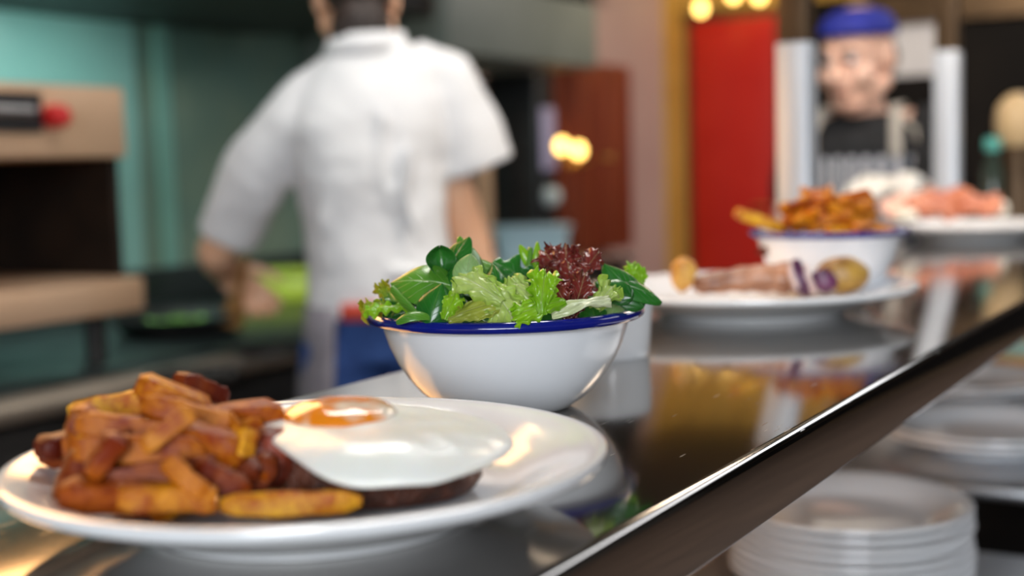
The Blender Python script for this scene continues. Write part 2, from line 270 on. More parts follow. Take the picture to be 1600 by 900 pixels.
# ------------------------------------------------------------------ mesh helpers
class MB:
    """collects faces for ONE mesh object"""
    def __init__(s): s.v = []; s.f = []
    def add(s, v, f):
        k = len(s.v); s.v += [Vector(p) for p in v]; s.f += [tuple(i + k for i in q) for q in f]; return s
    def box(s, lo, hi, bev=0.0, seg=2, frame=None):
        bm = bmesh.new(); bmesh.ops.create_cube(bm, size=1)
        lo, hi = Vector(lo), Vector(hi)
        for v in bm.verts: v.co = Vector(((lo[i] + hi[i]) / 2 + v.co[i] * (hi[i] - lo[i]) for i in range(3)))
        if bev: bmesh.ops.bevel(bm, geom=list(bm.edges), offset=bev, segments=seg, affect='EDGES', profile=0.5)
        return s._bm(bm, frame)
    def _bm(s, bm, frame=None):
        bm.verts.index_update()
        v = [(frame @ x.co) if frame else x.co.copy() for x in bm.verts]
        f = [[x.index for x in q.verts] for q in bm.faces]; bm.free(); return s.add(v, f)
    def lathe(s, prof, seg=64, c=(0, 0, 0)):
        v, f = [], []; c = Vector(c); n = len(prof)
        for k in range(seg):
            a = 2 * PI * k / seg
            for r, z in prof: v.append(c + Vector((r * math.cos(a), r * math.sin(a), z)))
        for k in range(seg):
            for i in range(n - 1):
                a, b = k * n + i, ((k + 1) % seg) * n + i
                f.append((a, b, b + 1, a + 1))
        return s.add(v, f)
    def tube(s, pts, rad, seg=12, cap=True, flat=1.0, up=None):
        pts = [Vector(p) for p in pts]; n = len(pts)
        if not hasattr(rad, '__len__'): rad = [rad] * n
        v, f = [], []; ref = Vector(up) if up else None
        for i, p in enumerate(pts):
            t = (pts[min(i + 1, n - 1)] - pts[max(i - 1, 0)]).normalized()
            if ref is None: ref = t.orthogonal()
            a = (ref - t * ref.dot(t)).normalized(); b = t.cross(a); ref = a
            for k in range(seg):
                q = 2 * PI * k / seg; v.append(p + (a * math.cos(q) + b * math.sin(q) * flat) * rad[i])
        for i in range(n - 1):
            for k in range(seg):
                a, b = i * seg + k, i * seg + (k + 1) % seg; f.append((a, b, b + seg, a + seg))
        if cap: f.append(tuple(reversed(range(seg)))); f.append(tuple(range((n - 1) * seg, n * seg)))
        return s.add(v, f)
    def capsule(s, p, q, r1, r2, seg=16):
        p, q = Vector(p), Vector(q); d = q - p; L = d.length
        if L < 1e-6: d = Vector((0, 0, 1)); L = 1e-6
        t = d / L; pts, rr = [], []
        for k in range(5):
            a = PI / 2 * (1 - k / 4.0); pts.append(p - t * r1 * math.sin(a)); rr.append(max(r1 * math.cos(a), r1 * 0.03))
        for k in range(5):
            a = PI / 2 * (k / 4.0); pts.append(q + t * r2 * math.sin(a)); rr.append(max(r2 * math.cos(a), r2 * 0.03))
        return s.tube(pts, rr, seg)
    def chain(s, pts, rad, seg=16):
        for i in range(len(pts) - 1): s.capsule(pts[i], pts[i + 1], rad[i], rad[i + 1], seg)
        return s
    def ellipsoid(s, c, r, frame=None, seg=20, rings=12):
        v, f = [], []; c = Vector(c)
        for i in range(rings + 1):
            t = PI * min(max(i / rings, 0.004), 0.996)
            for k in range(seg):
                a = 2 * PI * k / seg
                p = Vector((r[0] * math.sin(t) * math.cos(a), r[1] * math.sin(t) * math.sin(a), r[2] * math.cos(t)))
                v.append((frame @ (c + p)) if frame else c + p)
        for i in range(rings):
            for k in range(seg):
                a, b = i * seg + k, i * seg + (k + 1) % seg; f.append((a, a + seg, b + seg, b))
        f.append(tuple(range(seg))); f.append(tuple(reversed(range(rings * seg, (rings + 1) * seg))))
        return s.add(v, f)
    def loft(s, rings, seg=28, cap=True, power=2.0, arc=None):
        """rings: (centre, x axis vector, y axis vector)"""
        v, f = [], []; n = len(rings); full = arc is None
        m = seg if full else seg + 1
        for c, ax, ay in rings:
            for k in range(m):
                a = 2 * PI * k / seg if full else arc[0] + (arc[1] - arc[0]) * k / seg
                ca, sa = math.cos(a), math.sin(a); e = 2.0 / power
                v.append(Vector(c) + Vector(ax) * (math.copysign(abs(ca) ** e, ca)) + Vector(ay) * (math.copysign(abs(sa) ** e, sa)))
        for i in range(n - 1):
            for k in range(seg if full else seg):
                a = i * m + k; b = i * m + ((k + 1) % m)
                f.append((a, b, b + m, a + m))
        if cap and full: f.append(tuple(reversed(range(m)))); f.append(tuple(range((n - 1) * m, n * m)))
        return s.add(v, f)
    def build(s, name, m, parent=None, origin=None, smooth=True, loc=None, rotz=0.0, sharp=None):
        """origin: subtracted from all vertices (world coordinates given)"""
        me = bpy.data.meshes.new(name); o0 = Vector(origin) if origin is not None else Vector()
        me.from_pydata([tuple(p - o0) for p in s.v], [], s.f); me.update()
        bm = bmesh.new(); bm.from_mesh(me); bmesh.ops.recalc_face_normals(bm, faces=bm.faces); bm.to_mesh(me); bm.free()
        if smooth:
            for p in me.polygons: p.use_smooth = True
            try: me.set_sharp_from_angle(angle=math.radians(sharp or 40))
            except Exception: pass
        me.materials.append(m)
        o = bpy.data.objects.new(name, me); C.objects.link(o)
        if parent is not None: o.parent = parent
        if loc is not None: o.location = loc
        o.rotation_euler.z = rotz
        return o
def tag(o, label=None, cat=None, group=None, kind=None):
    if label: o['label'] = label
    if cat: o['category'] = cat
    if group: o['group'] = group
    if kind: o['kind'] = kind
    return o
def thing(name, label, cat, loc, rotz=0.0, group=None):
    o = bpy.data.objects.new(name, None); C.objects.link(o); o.location = loc; o.rotation_euler.z = rotz; o.empty_display_size = 0.05
    return tag(o, label, cat, group)
def mod_remesh(o, voxel, smooth=6, factor=0.5):
    r = o.modifiers.new('remesh', 'REMESH'); r.mode = 'VOXEL'; r.voxel_size = voxel; r.use_smooth_shade = True
    if smooth:
        k = o.modifiers.new('smooth', 'SMOOTH'); k.iterations = smooth; k.factor = factor
def mod_subsurf(o, n=1):
    k = o.modifiers.new('subsurf', 'SUBSURF'); k.levels = n; k.render_levels = n
def mod_solid(o, t, off=0):
    k = o.modifiers.new('solidify', 'SOLIDIFY'); k.thickness = t; k.offset = off
_tex = {}
def mod_displace(o, size, strength, depth=2):
    key = (size, depth)
    if key not in _tex:
        t = bpy.data.textures.new('clouds', 'CLOUDS'); t.noise_scale = size; t.noise_depth = depth; _tex[key] = t
    k = o.modifiers.new('displace', 'DISPLACE'); k.texture = _tex[key]; k.strength = strength; k.mid_level = 0.5; k.texture_coords = 'LOCAL'

# ------------------------------------------------------------------ the room
NL, NR, D0, D1, H = -3.05, 3.0, -3.2, 7.1, 2.75
def struct(name, lo, hi, m, bev=0, kind='structure'):
    o = MB().box(lo, hi, bev).build(name, m, rotz=ROOMROT, smooth=bool(bev)); o['kind'] = kind; return o
struct('floor', (NL - .1, D0 - .1, -.1), (NR + .1, D1 + .1, 0), M['floor'])
struct('ceiling', (NL - .1, D0 - .1, H), (NR + .1, D1 + .1, H + .1), M['ceiling'])
struct('wall_left', (NL - .1, D0, 0), (NL, D1, H), M['pink_wall'])
struct('wall_front', (NL, D1, 0), (NR, D1 + .1, H), M['dark_wall'])
struct('wall_right', (NR, D0, 0), (NR + .1, D1, H), M['plaster'])
struct('wall_back', (NL, D0 - .1, 0), (NR, D0, H), M['plaster'])
# cladding of the cooking side: sheets standing on the wall face
struct('trim_1', (NL, D0, 0.0), (NL + .012, 2.88, H), M['teal_wall'])
struct('trim_2', (NL, 2.88, 0.0), (NL + .012, 4.72, H), M['teal_steel'])
struct('trim_3', (NL + .012, 2.96, 0.6), (NL + .022, 3.02, H), M['teal_strip'])
struct('trim_4', (NL, 6.80, 0.0), (NL + .03, D1 - .03, H), M['gold_paint'])
struct('trim_5', (NL + .03, D1 - .03, 2.13), (-2.0, D1, H), M['gold_paint'])
struct('trim_6', (-2.0, D1 - .06, 1.97), (NR, D1, 2.12), M['bronze'])
struct('trim_7', (NL, 4.74, 2.16), (-2.72, 5.9, H), M['dark_wall'])
struct('baseboard_front', (-2.4, D1 - .015, 0), (NR, D1, 0.12), M['bronze'])
struct('baseboard_right', (NR - .015, D0, 0), (NR, D1 - .02, 0.12), M['bronze'])
# red door with frame and handle
door = thing('door_1', 'red painted door at the far end of the kitchen under an ochre beam', 'door', W(-2.72, D1 - .02, 0), ROOMROT); door['kind'] = 'structure'
b = MB().box((-.27, -.03, .01), (.24, .005, 2.07), .004); b.build('door_leaf', M['red_paint'], door)
b = MB(); b.box((-.32, -.04, 0), (-.272, .01, 2.12)).box((.242, -.04, 0), (.29, .01, 2.12)).box((-.32, -.04, 2.072), (.29, .01, 2.12)); b.build('door_frame', M['bronze'], door)
b = MB().capsule((.19, -.035, 1.02), (.19, -.07, 1.02), .012, .012).capsule((.19, -.07, 1.02), (.11, -.07, 1.02), .009, .009); b.build('door_handle', M['brass'], door)
# daylight window in the wall behind the camera
w = thing('window_1', 'wide daylight window behind the camera', 'window', W(1.1, D0, 1.95), ROOMROT); w['kind'] = 'structure'
b = MB()
for lo, hi in (((-1.38, 0, -.73), (-1.3, .05, .73)), ((1.3, 0, -.73), (1.38, .05, .73)), ((-1.38, 0, .65), (1.38, .05, .73)), ((-1.38, 0, -.73), (1.38, .05, -.65)), ((-.02, 0, -.65), (.02, .05, .65))): b.box(lo, hi)
b.build('window_frame', M['grey_paint'], w)
b = MB().box((-1.3, .005, -.65), (1.3, .012, .65)); b.build('pane', M['pale_blue'], w)

# ------------------------------------------------------------------ the pass shelf and what carries it
SL, SR = -0.5971, -0.2427
SD0, SD1 = -0.45, 4.0
sh = thing('pass_shelf', 'long scratched stainless steel serving shelf with a folded front edge', 'shelf', W((SL + SR) / 2, 0, ST), ROOMROT)
hw = (SR - SL) / 2
def fold_profile():
    """sheet folded down on both long sides"""
    pr = []; r = .006
    for k in range(7):
        a = PI * k / 12; pr.append((hw - r + r * math.sin(a), -r + r * math.cos(a)))
    pr += [(hw, -.0385), (hw - .001, -.0405), (hw - .012, -.0405), (hw - .012, -.038), (hw - .003, -.036), (hw - .003, -.006), (hw - .007, -.003)]
    return pr
pr = fold_profile(); prof = [(-x, z) for x, z in reversed(pr[:7])]
half = pr
loop = [(-x, z) for x, z in reversed(half)]
loop = half + [(-x, z) for x, z in reversed(half)]
b = MB(); n = len(loop)
v = [Vector((x, SD0, z)) for x, z in loop] + [Vector((x, SD1, z)) for x, z in loop]
f = [(i, (i + 1) % n, (i + 1) % n + n, i + n) for i in range(n)] + [tuple(reversed(range(n))), tuple(range(n, 2 * n))]
b.add(v, f); b.build('shelf_sheet', M['shelf'], sh, sharp=50)
for d in (-.3, 2.2, 3.7):
    b = MB().box((-hw + .02, d - .02, -.035), (hw - .02, d + .02, -.004)); b.build('cross_rib', M['steel'], sh)
# two square posts at its kitchen edge
def post(n, d, ztop, label):
    t = thing('steel_post', label, 'post', W(n, d, 0), ROOMROT, 'posts at the kitchen edge of the pass')
    b = MB().box((-.024, -.024, 0), (.024, .024, ztop), .004); b.build('sleeve', M['post_steel'], t)  # lower length of the same post, split off where its reflection turns bright
    b = MB().box((-.022, -.022, ztop), (.022, .022, H - .005), .003); b.build('upper_dark_reflection', M['bronze'], t)  # same steel post; the bronze colour paints in the dark ceiling it reflects
    b = MB().box((-.034, -.034, 0), (.034, .034, .008), .002); b.build('base_plate', M['steel'], t)
    return t
post(SL - .034, 1.878, 1.448, 'bright square steel post beside the red door, left of the cook in a blue cap')
post(SL - .034, 2.845, 1.494, 'bright square steel post right of the cook in a blue cap')
# counter below
ct = thing('plate_counter', 'steel counter under the pass carrying the stack of dinner plates', 'counter', W(-.43, .55, 0), ROOMROT)
b = MB().box((-.19, -1.0, .765), (.22, 1.075, .7998), .004); b.build('counter_top', M['steel'], ct)
b = MB().box((-.18, -1.0, .08), (.18, 1.05, .764)); b.build('cabinet_body', M['black_iron'], ct)
b = MB().box((-.176, -1.0, .8005), (-.166, 1.07, 1.075)); bp = b.build('back_panel', M['warm_steel'], ct)
b = MB()
b.tube([(-.14, -.5, 1.062), (-.14, .9, 1.062)], .012, 10); b.build('lamp_tube', M['tube_lamp'], ct)
# raised rack further along
rk = thing('lower_rack', 'steel rack shelf below the far end of the pass with slim legs', 'rack', W(-.43, 1.77, 0), ROOMROT)
b = MB().box((-.15, 0, .826), (.25, 1.9, .843), .004); b.build('rack_shelf', M['steel'], rk)
b = MB().box((-.13, .12, .02), (.23, 1.86, .64)); b.build('added_dark_block', M['dark_wall'], rk)  # added black block that keeps the space under the rack dark
for x in (-.142, .24):
    for y in (.03, 1.85):
        b = MB().tube([(x, y, 0), (x, y, .827)], .009, 12); b.build('leg', M['steel'], rk)

# ------------------------------------------------------------------ crockery
def plate_profile(R, zr=.030):
    k = zr / .0305
    return [(.0, .003), (.50 * R, .003), (.52 * R, .0004), (.535 * R, 0), (.56 * R, .0004), (.58 * R, .004), (.70 * R, .009 * k), (.86 * R, .018 * k), (.96 * R, .0235 * k), (.985 * R, .0245 * k), (.997 * R, .0262 * k), (R, .0282 * k), (.996 * R, .0299 * k), (.985 * R, .0305 * k), (.965 * R, .0303 * k),
            (.93 * R, .0290 * k), (.86 * R, .0255 * k), (.74 * R, .0165 * k), (.70 * R, .0130 * k), (.66 * R, .0105), (.60 * R, .0092), (.0, .009)]
def plate(loc, R, label, group=None, seg=96, zr=.030, name='dinner_plate', m='ceramic'):
    o = MB().lathe(plate_profile(R, zr), seg).build(name, M[m], loc=loc)
    return tag(o, label, 'plate', group)
def local_bevel(o): return o
P1 = Vector((-.0935, .5895, ST)); P2 = Vector((.2433, 1.3368, ST)); BW = Vector((-.0047, .8438, ST))
plate(P1, .135, 'white plate nearest the camera holding chips and a fried egg')
plate(P2, .166, 'wide white plate behind the salad bowl holding a sausage and roast potato')
P3 = at_z(1522, 345, ST + .033); P3.z = ST
plate(P3, .158, 'white plate far along the pass holding pink and orange slices')
def bowl(loc, R, Hh, label):
    t = thing('enamel_bowl', label, 'bowl', loc)
    pr = [(0, .0022), (.36, .0022), (.385, 0), (.42, 0), (.47, .03), (.55, .105), (.635, .21), (.715, .345), (.785, .50), (.838, .66), (.872, .81), (.895, .91), (.915, .955), (.945, .975),
          (.945, .992), (.905, .972), (.88, .925), (.857, .82), (.822, .67), (.77, .51), (.70, .36), (.62, .23), (.53, .125), (.45, .06), (.36, .04), (0, .04)]
    pts = [(r * R, z * Hh if i not in (0, 1) else z) for i, (r, z) in enumerate(pr)]
    b = MB().lathe(pts, 96); b.build('bowl_body', M['enamel'], t, sharp=60)
    rr = .0036 * R / .0896; b = MB(); prf = [((R - rr) + rr * math.cos(2 * PI * k / 16), Hh - rr * .6 + rr * math.sin(2 * PI * k / 16) * 1.0) for k in range(17)]
    b.lathe(prf, 96); b.build('rim', M['blue_enamel'], t)
    return t
bowl(BW, .0896, .064, 'white enamel bowl with blue rim full of salad leaves')
CB = at_y(1295, 358, 1.40); CB.z = ST + .0092
CBR, CBH = .0842, at_y(1295, 359, 1.40).z - ST - .0092
bowl(CB, CBR, CBH, 'white enamel bowl with blue rim heaped with chips, standing on the far plate')
# white cup half hidden behind the salad bowl
cp = thing('enamel_cup', 'small white cup half hidden behind the right side of the salad bowl', 'cup', Vector((at_y(953, 520, 1.06).x, 1.06, ST)))
b = MB().lathe([(0, .003), (.024, .003), (.026, 0), (.030, 0), (.0315, .003), (.033, .02), (.0355, .048), (.036, .0505), (.0345, .051), (.0335, .049), (.031, .02), (.0285, .006), (0, .006)], 48); b.build('cup_body', M['enamel'], cp)
# stack of plates on the lower counter
sc_ = at_z(1326, 806, ST - .246)
names8 = ['topmost white plate of the stack under the pass', 'second white plate from the top of the stack under the pass', 'third white plate from the top of the stack under the pass', 'fourth white plate from the top of the stack under the pass',
          'fifth white plate from the top of the stack under the pass', 'sixth white plate from the top of the stack under the pass', 'seventh white plate from the top of the stack under the pass', 'eighth white plate down in the stack under the pass']
random.seed(3)
zt = ST - .246 - .030
for k in range(8):
    z = .800 + (7 - k) * .0098
    plate(Vector((sc_.x + random.uniform(-.0015, .0015), sc_.y + random.uniform(-.0015, .0015), z)), .135, names8[k], 'stack of plates under the pass', 64)
# plates on the rack
for (px, py, Y, R, nn, who) in ((1545, 700, 1.93, .15, 2, 'front'), (1500, 645, 2.36, .16, 2, 'rear')):
    c = at_y(px, py, Y)
    for k in range(nn):
        plate(Vector((c.x, c.y, .8432 + k * .0098)), R, ('upper ' if k == nn - 1 else 'lower ') + 'white plate of the ' + who + ' pair on the steel rack under the pass', 'plates on the lower rack', 64)
c = at_y(1592, 575, 2.72)
j = thing('storage_jar', 'amber jar with pale green band at the far end of the lower rack', 'jar', Vector((c.x, c.y, .8432)))
b = MB().lathe([(0, 0), (.055, 0), (.06, .006), (.06, .10), (.052, .118), (.045, .125), (0, .125)], 40); b.build('jar_body', M['amber'], j)
b = MB().lathe([(.0605, .02), (.063, .022), (.063, .052), (.0605, .054)], 40); b.build('band', M['mint'], j)
b = MB().lathe([(0, .1252), (.05, .1252), (.052, .128), (.052, .142), (.048, .146), (0, .146)], 40); b.build('lid', M['mint'], j)
c = at_y(1512, 603, 2.86)
j = MB().lathe([(0, 0), (.04, 0), (.055, .012), (.068, .035), (.073, .055), (.075, .057), (.071, .056), (.064, .036), (.05, .016), (0, .006)], 40).build('brass_bowl', M['brass'], loc=Vector((c.x, c.y, .8432)))
tag(j, 'small brass bowl beside the amber jar on the lower rack', 'bowl')

# ------------------------------------------------------------------ food on the nearest plate
def rv(s): return Vector((random.uniform(-s, s), random.uniform(-s, s), random.uniform(-s, s)))
TONES = [(0.15, 0.022, 0.003), (0.36, 0.075, 0.003), (0.56, 0.175, 0.005), (0.72, 0.30, 0.008), (0.82, 0.41, 0.018), (0.90, 0.54, 0.04)]
def tone(t):
    t = max(0, min(1, t - .11)) * (len(TONES) - 1); i = min(int(t), len(TONES) - 2); k = t - i
    return tuple(TONES[i][j] * (1 - k) + TONES[i + 1][j] * k for j in range(3)) + (1,)
_chips = []
def chip_mesh(seed):
    """a hand-cut chip of unit length: squared section, blunt uneven ends, bent a little"""
    random.seed(seed); ring = []; nx = 9
    b = MB(); bend = random.uniform(-.07, .07); tw = random.uniform(-.5, .5); wa, wb = random.uniform(.8, 1.1), random.uniform(.75, 1.0)
    ends = (random.uniform(.55, .95), random.uniform(.4, .9))
    rings = []
    for i in range(nx):
        t = i / (nx - 1); x = t - .5
        k = 1.0
        if i == 0: x += .012; k = ends[0] * .9
        if i == nx - 1: x -= .012; k = ends[1] * .9
        k *= 1 + random.uniform(-.07, .07)
        a = tw * (t - .5); ca, sa = math.cos(a), math.sin(a)
        c = (x, 0, bend * (4 * x * x - 1))
        rings.append((c, (0, .5 * wa * k * ca, .5 * wa * k * sa), (0, -.5 * wb * k * sa, .5 * wb * k * ca)))
    v, f = [], []; m = 12; cf = .09
    base = [(-.5 + cf, -.5), (0, -.52), (.5 - cf, -.5), (.5, -.5 + cf), (.52, 0), (.5, .5 - cf), (.5 - cf, .5), (0, .52), (-.5 + cf, .5), (-.5, .5 - cf), (-.52, 0), (-.5, -.5 + cf)]
    for c, ay, az in rings:
        for y, z in base:
            v.append(Vector(c) + Vector(ay) * y * 2 + Vector(az) * z * 2)
    for i in range(nx - 1):
        for k in range(m):
            a, q = i * m + k, i * m + (k + 1) % m; f.append((a, q, q + m, a + m))
    f.append(tuple(reversed(range(m)))); f.append(tuple(range((nx - 1) * m, nx * m)))
    b.add(v, f)
    for p in b.v:
        q = Vector((p.x * 5, p.y * 1.6, p.z * 1.6 + seed * 3.7)); p.y += .07 * noise.noise(q); p.z += .07 * noise.noise(q + Vector((7, 3, 1)))
    return b
for k in range(12): _chips.append(chip_mesh(100 + k))
_cmesh = {}
def chip(c, direction, L, t, tn, label, group, up=None, roll=None, name='chip'):
    """c centre; direction of its length; L length, t thickness"""
    i = random.randrange(len(_chips)); key = (i, round(L, 4), round(t, 4))
    b = MB(); b.v = [Vector((p.x * L, p.y * t, p.z * t)) for p in _chips[i].v]; b.f = _chips[i].f
    o = b.build(name, M['chip'], sharp=38)
    d = Vector(direction).normalized(); u = Vector(up or (0, 0, 1)); y = u.cross(d)
    if y.length < 1e-3: y = Vector((1, 0, 0))
    y.normalize(); z = d.cross(y)
    a = roll if roll is not None else random.uniform(-.5, .5)
    y2 = y * math.cos(a) + z * math.sin(a); z2 = d.cross(y2)
    o.matrix_world = Matrix.Translation(c) @ Matrix((d, y2, z2)).transposed().to_4x4()
    o.color = tone(tn); tag(o, label, 'chip', group); return o
GN = 'chips on the nearest plate'
random.seed(11)
# px, py, Y, length px, angle in the image, yaw away from the camera, thickness mm, tone, label
near = [
 (172, 636, .600, 128, 9, .15, 14, .95, 'bright yellow chip lying along the top left of the near chip pile'),
 (272, 622, .580, 125, -24, .2, 14, .62, 'topmost chip of the near pile, sloping down to the right'),
 (313, 610, .600, 62, -35, .9, 15, .16, 'stubby red-brown chip end at the peak of the near pile'),
 (300, 652, .560, 155, -14, .1, 15, .50, 'chip just under the peak at the right of the near pile'),
 (195, 668, .555, 150, -6, .1, 15, .42, 'broad brown chip across the upper left front of the near pile'),
 (320, 688, .545, 120, -12, -.2, 15, .46, 'chip right of centre in the near pile, beside the upright one'),
 (222, 706, .535, 205, -3, .08, 16, .44, 'long chip across the middle front of the near pile'),
 (236, 742, .530, 205, 6, .1, 15, .24, 'long dark chip low on the front of the near pile'),
 (376, 706, .545, 78, 80, .2, 13, .86, 'upright yellow chip leaning at the right side of the near pile'),
 (190, 776, .520, 190, -4, .1, 16, .30, 'brown chip lying lowest at the left front of the near pile'),
 (262, 778, .512, 150, -2, .25, 16, .64, 'golden chip lying lowest at the centre front of the near pile'),
 (103, 694, .575, 60, 10, .9, 15, .05, 'dark chip end sticking out at the far left of the near pile'),
 (128, 680, .560, 100, 82, .2, 14, .45, 'chip standing on end at the left side of the near pile'),
 (118, 742, .545, 90, 70, .3, 14, .22, 'dark chip propped up at the lower left of the near pile'),
 (455, 785, .522, 230, 1, .05, 13, .92, 'long yellow chip lying along the front of the beef patty'),
 (345, 752, .528, 100, -30, .3, 15, .20, 'dark chip sloping down at the right front of the near pile'),
 (262, 672, .528, 95, 38, .2, 12, .58, 'short chip leaning across the upper middle of the near pile'),
 (165, 712, .522, 80, 58, .2, 12, .35, 'short brown chip leaning across the left front of the near pile'),
 (290, 745, .512, 85, -42, .2, 12, .50, 'short chip leaning down right across the lower middle of the near pile'),
 (402, 745, .545, 85, 60, .2, 14, .14, 'dark red chip leaning between the near pile and the patty'),
 (325, 722, .540, 105, -20, .2, 14, .30, 'brown chip below the upright yellow one'),
]
for px, py, Y, Lp, ang, yaw, th, tn, lab in near:
    sc = Y / FPX; a = math.radians(ang)
    d = (RGT * math.cos(a) + UPV * math.sin(a)) * math.cos(yaw) + FWD * math.sin(yaw)
    c = at_y(px, py, Y); zmin = ST + .012 + th * .0004
    if c.z < zmin: c.z = zmin
    chip(c, d, Lp * sc / max(math.cos(yaw), .45), th * .00082, tn, lab, GN, up=UPV, roll=random.uniform(-.25, .25))
random.seed(23)
for k in range(16):
    a = random.uniform(0, 2 * PI); r = random.uniform(0, .028); z = ST + .018 + random.uniform(0, .032)
    c = Vector((-.157 + r * math.cos(a) * 1.1, .585 + r * math.sin(a) * .8, z))
    th = random.uniform(0, PI)
    chip(c, (math.cos(th), math.sin(th), random.uniform(-.3, .3)), random.uniform(.05, .066), .0125, random.uniform(.15, .6), 'brown chip buried inside the near pile beside the fried egg', GN)

random.seed(61)
for k in range(20):
    px, py = random.uniform(140, 370), random.uniform(668, 775); Y = .60 - (py - 610) * .00047
    a = math.radians(random.uniform(-40, 40)); yaw = random.uniform(-.5, .7)
    d = (RGT * math.cos(a) + UPV * math.sin(a)) * math.cos(yaw) + FWD * math.sin(yaw)
    c = at_y(px, py, Y); c.z = max(c.z, ST + .017)
    chip(c, d, random.uniform(.030, .046), random.uniform(.0075, .0105), random.choice([.1, .2, .3, .5, .65]), 'thin brown chip wedged among the larger chips of the near pile', GN, up=UPV)

# beef patty
pc = Vector((-.066, .588, ST + .0225))
b = MB(); random.seed(5)
rings = []
for z, k in ((-.0125, .80), (-.0115, .92), (-.006, 1.0), (.002, 1.0), (.009, .95), (.0115, .84), (.012, .5), (.012, .05)):
    rings.append((Vector((0, 0, z)), Vector((.050 * k, 0, 0)), Vector((0, .041 * k, 0))))
b.loft(rings, 56, True)
for p in b.v:
    q = noise.noise(p * 90) * .0022 + noise.noise(p * 230) * .0011
    rr = Vector((p.x, p.y, 0)); p += (rr.normalized() if rr.length > 1e-5 else Vector()) * q + Vector((0, 0, q * .5))
o = b.build('beef_patty', M['patty'], loc=pc, sharp=80); tag(o, 'dark seared beef patty under the fried egg', 'patty')
# reddish chunk beside the patty
b = MB(); b.ellipsoid((0, 0, 0), (.011, .012, .013), None, 24, 14)
for p in b.v: p += p.normalized() * (noise.noise(p * 120) * .003)
cq = at_y(424, 712, .562); o = b.build('crisp_chunk', M['red_chunk'], loc=cq, sharp=80); tag(o, 'red-brown crisp chunk between the chips and the patty', 'food')

# fried egg
out = [(404, 652, .046), (410, 673, .044), (440, 698, .041), (480, 727, .037), (520, 749, .033), (570, 758, .031), (640, 755, .031), (700, 745, .031), (760, 724, .031), (795, 704, .031), (806, 688, .032), (790, 667, .034), (750, 649, .038), (700, 637, .042), (640, 628, .046), (590, 623, .048), (530, 620, .050), (470, 624, .049), (430, 634, .047)]
bp_ = [at_z(px, py, ST + z) for px, py, z in out]
ctr = at_z(590, 685, ST + .0445)
egg = thing('fried_egg', 'fried egg lying over the beef patty on the nearest plate', 'egg', ctr)
NA, NRr = 96, 14
def cr(p0, p1, p2, p3, t): return 0.5 * ((2 * p1) + (p2 - p0) * t + (2 * p0 - 5 * p1 + 4 * p2 - p3) * t * t + (3 * p1 - p0 - 3 * p2 + p3) * t ** 3)
edge = []
nb = len(bp_)
for k in range(NA):
    u = k * nb / NA; i = int(u); edge.append(cr(bp_[(i - 1) % nb], bp_[i], bp_[(i + 1) % nb], bp_[(i + 2) % nb], u - i))
b = MB(); v = [Vector()]; f = []
for j in range(1, NRr + 1):
    t = j / NRr
    for k in range(NA):
        e = edge[k] - ctr
        p = Vector((e.x * t, e.y * t, e.z * (t ** 2.2)))
        p.z += .0012 * noise.noise(Vector((p.x * 60, p.y * 60, 3))) * (1 - t * .3)
        if j == NRr: p.z -= .0012
        v.append(p)
for k in range(NA): f.append((0, 1 + k, 1 + (k + 1) % NA))
for j in range(NRr - 1):
    for k in range(NA):
        a = 1 + j * NA + k; c2 = 1 + j * NA + (k + 1) % NA; f.append((a, a + NA, c2 + NA, c2))
b.add(v, f); o = b.build('egg_white', M['egg_white'], egg); mod_solid(o, .0034, -1); mod_subsurf(o, 1)
yc = at_z(530, 642, ST + .0470)
b = MB(); prf = [(.0265 * math.cos(PI / 2 * k / 10), .0092 * math.sin(PI / 2 * k / 10) ** .8 - .0035) for k in range(11)]
b.lathe([(max(r, 0), z) for r, z in prf], 48)
for p in b.v:
    p.z += .0006 * noise.noise(p * 130)
yk = b.build('yolk', M['yolk'], egg, loc=yc - ctr); tag(yk, 'orange egg yolk under a white film')

# ------------------------------------------------------------------ food on the far plate
zt = ST + .0095
def lump(name, c, r, m, label, cat, frame_dir=None, nz=90, amp=.0025, group=None, rot=(0, 0, 0)):
    b = MB(); b.ellipsoid((0, 0, 0), r, None, 30, 18)
    for p in b.v: p += p.normalized() * (noise.noise(p * nz + Vector(c) * 7) * amp + noise.noise(p * nz * .4 + Vector(c) * 3) * amp * 1.5)
    o = b.build(name, M[m], loc=c, sharp=85); o.rotation_euler = rot; return tag(o, label, cat, group)
YS = 1.262
c = at_y(1068, 432, YS); lump('roast_wedge', c, (.012, .013, .017), 'golden', 'golden roast wedge at the left end of the sausage', 'food', amp=.003)
b = MB(); pts, rad = [], []
for k in range(15):
    t = k / 14; px = 1083 + t * 158; py = 447 - 12 * t - 5 * math.sin(t * PI)
    pts.append(at_y(px, py, YS + .004)); rad.append((.0085 + .0075 * t) * (1.0 if 0 < k < 14 else .55) * (1 + .07 * math.sin(k * 2.1)))
o0 = pts[7].copy(); b.tube(pts, rad, 20)
for p in b.v: p += Vector((noise.noise(p * 90), noise.noise(p * 90 + Vector((5, 1, 2))), noise.noise(p * 90 + Vector((1, 7, 3))))) * .002
o = b.build('sausage', M['sausage'], origin=o0, loc=o0, sharp=80); tag(o, 'long browned sausage across the front of the far plate', 'sausage')
o0 = at_y(1252, 434, YS - .002)
t = thing('onion_wedge', 'purple onion wedge with pale edges beside the sausage', 'onion', o0)
b = MB()
for k in range(3):
    pass
pts = [at_y(1243, 405, YS - .004), at_y(1246, 425, YS - .006), at_y(1254, 447, YS - .006), at_y(1262, 459, YS - .004)]
b.tube(pts, [.004, .010, .011, .005], 16, True, .9); b.build('purple_flesh', M['onion'], t, origin=o0)
